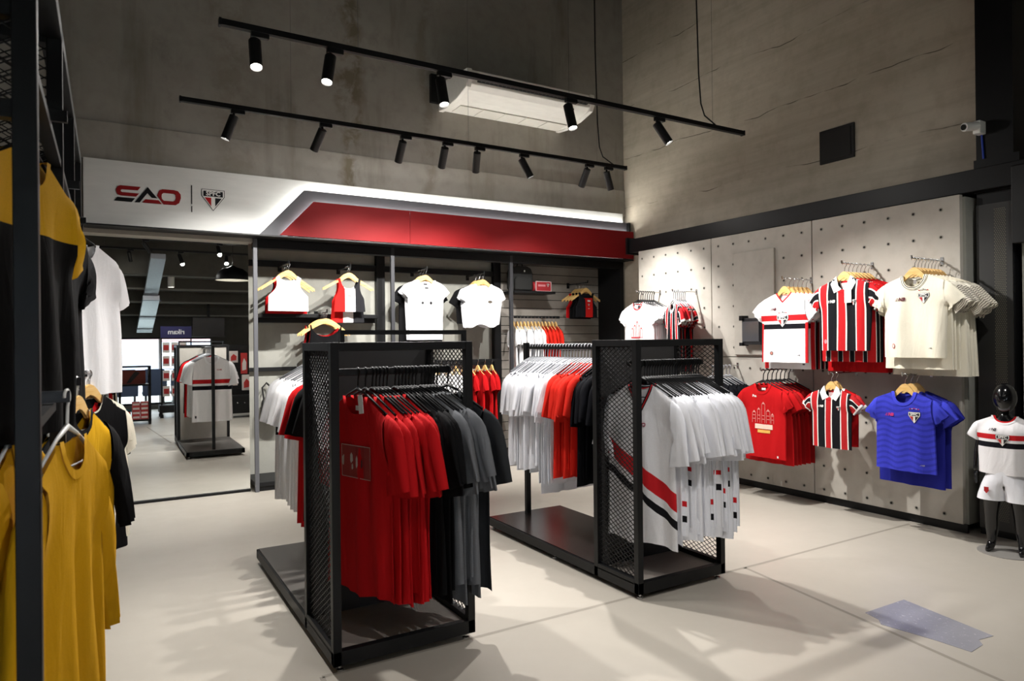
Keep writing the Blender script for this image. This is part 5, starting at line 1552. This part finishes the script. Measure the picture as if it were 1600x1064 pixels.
MB().box((1.85, 1.9), (-2.54, -2.51), (1.98, 2.27)).obj('drop_pole', M_BLACK, tv_)
dc = empty('cable_tray', (.72, -1.0, 2.7), 'galvanised tray sloping down under the stand, in the mirror', 'tray')
def tray(y0, z0, x0, y1, z1, x1, w, name):
    h = .09
    MB().add([(x0 - w / 2, y0, z0), (x0 + w / 2, y0, z0), (x1 + w / 2, y1, z1), (x1 - w / 2, y1, z1), (x0 - w / 2, y0, z0 + h), (x0 + w / 2, y0, z0 + h), (x1 + w / 2, y1, z1 + h), (x1 - w / 2, y1, z1 + h)],
             [(0, 1, 2, 3), (4, 7, 6, 5), (0, 4, 5, 1), (1, 5, 6, 2), (2, 6, 7, 3), (3, 7, 4, 0)]).obj(name, plain('a9adb3', .35, .8), dc)
tray(-.15, 2.94, .78, -1.7, 2.30, .72, .24, 'tray_section'); tray(-1.55, 2.28, .73, -3.0, 1.66, .66, .29, 'tray_section')
for y, z, x in ((-1.5, 2.27, .73), (-2.3, 1.94, .695), (-2.85, 1.70, .67)):
    MB().box((x - .17, x + .17), (y - .02, y + .02), (z - .01, z + .0)).obj('strap', plain('5c6066', .4, .8), dc)

# ------------------------------------------------------------------ floor patch
fp = MB().prism([(3.26, 2.055), (3.594, 2.05), (3.50, 1.585), (3.40, 1.60), (3.36, 1.565), (3.24, 1.555), (3.23, 1.70), (3.19, 1.93), (3.235, 1.97)], 0.0003, 0.0016, 'xy')
ft = NT('grey_patch_film'); ft.link(ft.mix(ft.ramp(ft.noise(26, 3.0, .6), [(.62, 0.0), (.7, 1.0)]), lin('8b8b93'), lin('b9b9be')), ft.b.inputs['Base Color']); ft.b.inputs['Roughness'].default_value = .25
ft.bump(ft.noise(18, 2.0), .25, .004)
fo = fp.obj('floor_patch', ft.m, None, (3.4, 1.8, 0))
tag(fo, 'torn grey glossy film patch stuck on the floor at the right', 'floor patch')

# ------------------------------------------------------------------ child mannequin by the column
def skin_body(name, verts, edges, radii, mat, parent, root=0, sub=2):
    me = bpy.data.meshes.new(name)
    me.from_pydata(verts, edges, [])
    o = bpy.data.objects.new(name, me); col.objects.link(o)
    sk = o.modifiers.new('skin', 'SKIN')
    for i, r in enumerate(radii):
        v = me.skin_vertices[0].data[i]
        v.radius = r if isinstance(r, tuple) else (r, r)
        v.use_root = (i == root)
    sb_ = o.modifiers.new('sub', 'SUBSURF'); sb_.levels = sub; sb_.render_levels = sub
    m2 = bpy.data.meshes.new_from_object(o.evaluated_get(bpy.context.evaluated_depsgraph_get()))
    bpy.data.objects.remove(o); bpy.data.meshes.remove(me)
    m2.name = name
    for p in m2.polygons: p.use_smooth = True
    m2.materials.clear(); m2.materials.append(mat)
    o = bpy.data.objects.new(name, m2); col.objects.link(o)
    if parent: o.parent = parent
    return o
M_GLOSS = plain('0d0d0f', 0.14, 0.0, 0.6, 'gloss_black')
mq = empty('child_mannequin', (4.93, 2.15, 0), 'glossy black child mannequin in banded jersey and white shorts by the column', 'mannequin', None, radians(-78))
# local frame: front towards -y, x across
V = [(0, 0, .50), (0, .005, .60), (0, .01, .72), (0, .012, .80), (0, .005, .865), (0, 0, .90)]
Ed = [(0, 1), (1, 2), (2, 3), (3, 4), (4, 5)]
Rr = [(.085, .07), (.078, .062), (.088, .066), (.075, .055), (.036, .036), (.034, .034)]
def chain(start, pts, rs):
    p = start
    for q, r in zip(pts, rs):
        V.append(q); Rr.append(r); Ed.append((p, len(V) - 1)); p = len(V) - 1
    return p
for sg in (-1, 1):
    chain(0, [(sg * .055, 0, .44), (sg * .075, -.004, .33), (sg * .078, -.006, .235), (sg * .080, .008, .15), (sg * .082, .012, .06), (sg * .084, .0, .03), (sg * .088, -.055, .022), (sg * .09, -.085, .016)],
          [.068, .058, .042, .042, .026, .026, (.026, .017), (.022, .012)])
    w = chain(3, [(sg * .088, .012, .815), (sg * .125, .012, .755), (sg * .15, .012, .64), (sg * .158, -.005, .54), (sg * .16, -.012, .505)], [.04, .034, .026, .019, (.012, .018)])
skin_body('body', V, Ed, Rr, M_GLOSS, mq)
# hands: palm with five fingers, hanging relaxed
for sg in (-1, 1):
    V2 = [(sg * .16, -.012, .50), (sg * .161, -.014, .475)]; E2 = [(0, 1)]; R2_ = [(.010, .016), (.009, .019)]
    for q, (dy, ln) in enumerate([(-.016, .030), (-.006, .036), (.005, .034), (.014, .027)]):
        b0 = len(V2)
        V2 += [(sg * .161, -.014 + dy, .462), (sg * (.160), -.017 + dy * 1.05, .462 - ln * .55), (sg * .155, -.022 + dy * 1.05, .462 - ln)]
        R2_ += [.0062, .0055, .0045]; E2 += [(1, b0), (b0, b0 + 1), (b0 + 1, b0 + 2)]
    b0 = len(V2)
    V2 += [(sg * .158, -.034, .478), (sg * .154, -.044, .458)]; R2_ += [.0062, .005]; E2 += [(0, b0), (b0, b0 + 1)]
    skin_body('hand', V2, E2, R2_, M_GLOSS, mq, 1, 2)
hd = MB(); n1, n2 = 14, 18
hv = []
for i in range(n1 + 1):
    a = pi * i / n1
    for k in range(n2):
        b = 2 * pi * k / n2
        x = .066 * sin(a) * cos(b); y = .078 * sin(a) * sin(b); z = .098 * cos(a)
        if z < 0: x *= 1 - .28 * (z / -.098) ** 2; y *= 1 - .18 * (z / -.098) ** 2
        if y < 0 and -.07 < z < .03: y -= .010 * math.exp(-(x / .016) ** 2) * math.exp(-((z + .02) / .03) ** 2)
        hv.append((x, y - .006, .985 + z))
hd.v = hv
for i in range(n1):
    for k in range(n2):
        a = i * n2 + k; b = i * n2 + (k + 1) % n2
        hd.f.append((a, b, b + n2, a + n2))
hd.obj('head', M_GLOSS, mq, off=(0, 0, 0), smooth=True)
PM = pattern(sw=.145, nw=.055, aw=.15, hw=.145, L=.37, arm=.15, sl=.12, droop=62, slope=24, T=.075, A=.004, lam=.2, seed=110, nd=.035, cuff=.95)
C_BANDM = fabric('white_banded_small', 'eeecee', [('v', .115, .148, 'c9242a'), ('v', .166, .20, '15151b')])
b = inst(with_slot(PM.body, C_BANDM), 'jersey', mq, (0, 0, .875), 0, C_BANDM)
for me in PM.sleeve: inst(with_slot(me, C_WHITE), 'sleeve', b, mat=C_WHITE)
inst(with_slot(PM.collar, C_VRED), 'collar', b, mat=C_VRED)
crest(b, PM, 0.0, -.152, .075); maker_mark(b, PM, -.05, -.085, .035, '2b2230')
sm = MB(); nk = 20
# shorts: waist, hips and two legs
for sg in (-1, 1):
    rings = [((0.0, .535), .1, .078), ((sg * .012, .48), .1, .082), ((sg * .055, .43), .078, .082), ((sg * .072, .365), .08, .08), ((sg * .076, .335), .082, .08)]
    vs = []; fs = []
    for (cx, z), rx, ry in rings:
        for k in range(nk):
            a = 2 * pi * k / nk
            vs.append((cx + rx * cos(a), ry * sin(a) * (1 + .03 * sin(5 * a)), z))
    for i in range(len(rings) - 1):
        for k in range(nk):
            a = i * nk + k; b_ = i * nk + (k + 1) % nk
            fs.append((a, b_, b_ + nk, a + nk))
    sm.add(vs, fs)
so = sm.obj('shorts', C_WHITE2, mq, off=(0, 0, 0), smooth=True)
m = MB().prism([(-.10, .42), (-.075, .42), (-.075, .395), (-.0875, .38), (-.10, .395)], -.088, -.084).obj('shorts_crest', plain('b51c20', .6), so, off=(0, 0, 0))
# ground disc that carries the mannequin
MB().lathe([(0, 0), (.16, 0), (.16, .004), (0, .004)], 28).obj('base_disc', plain('8d8a86', .3), mq, off=(0, 0, 0))
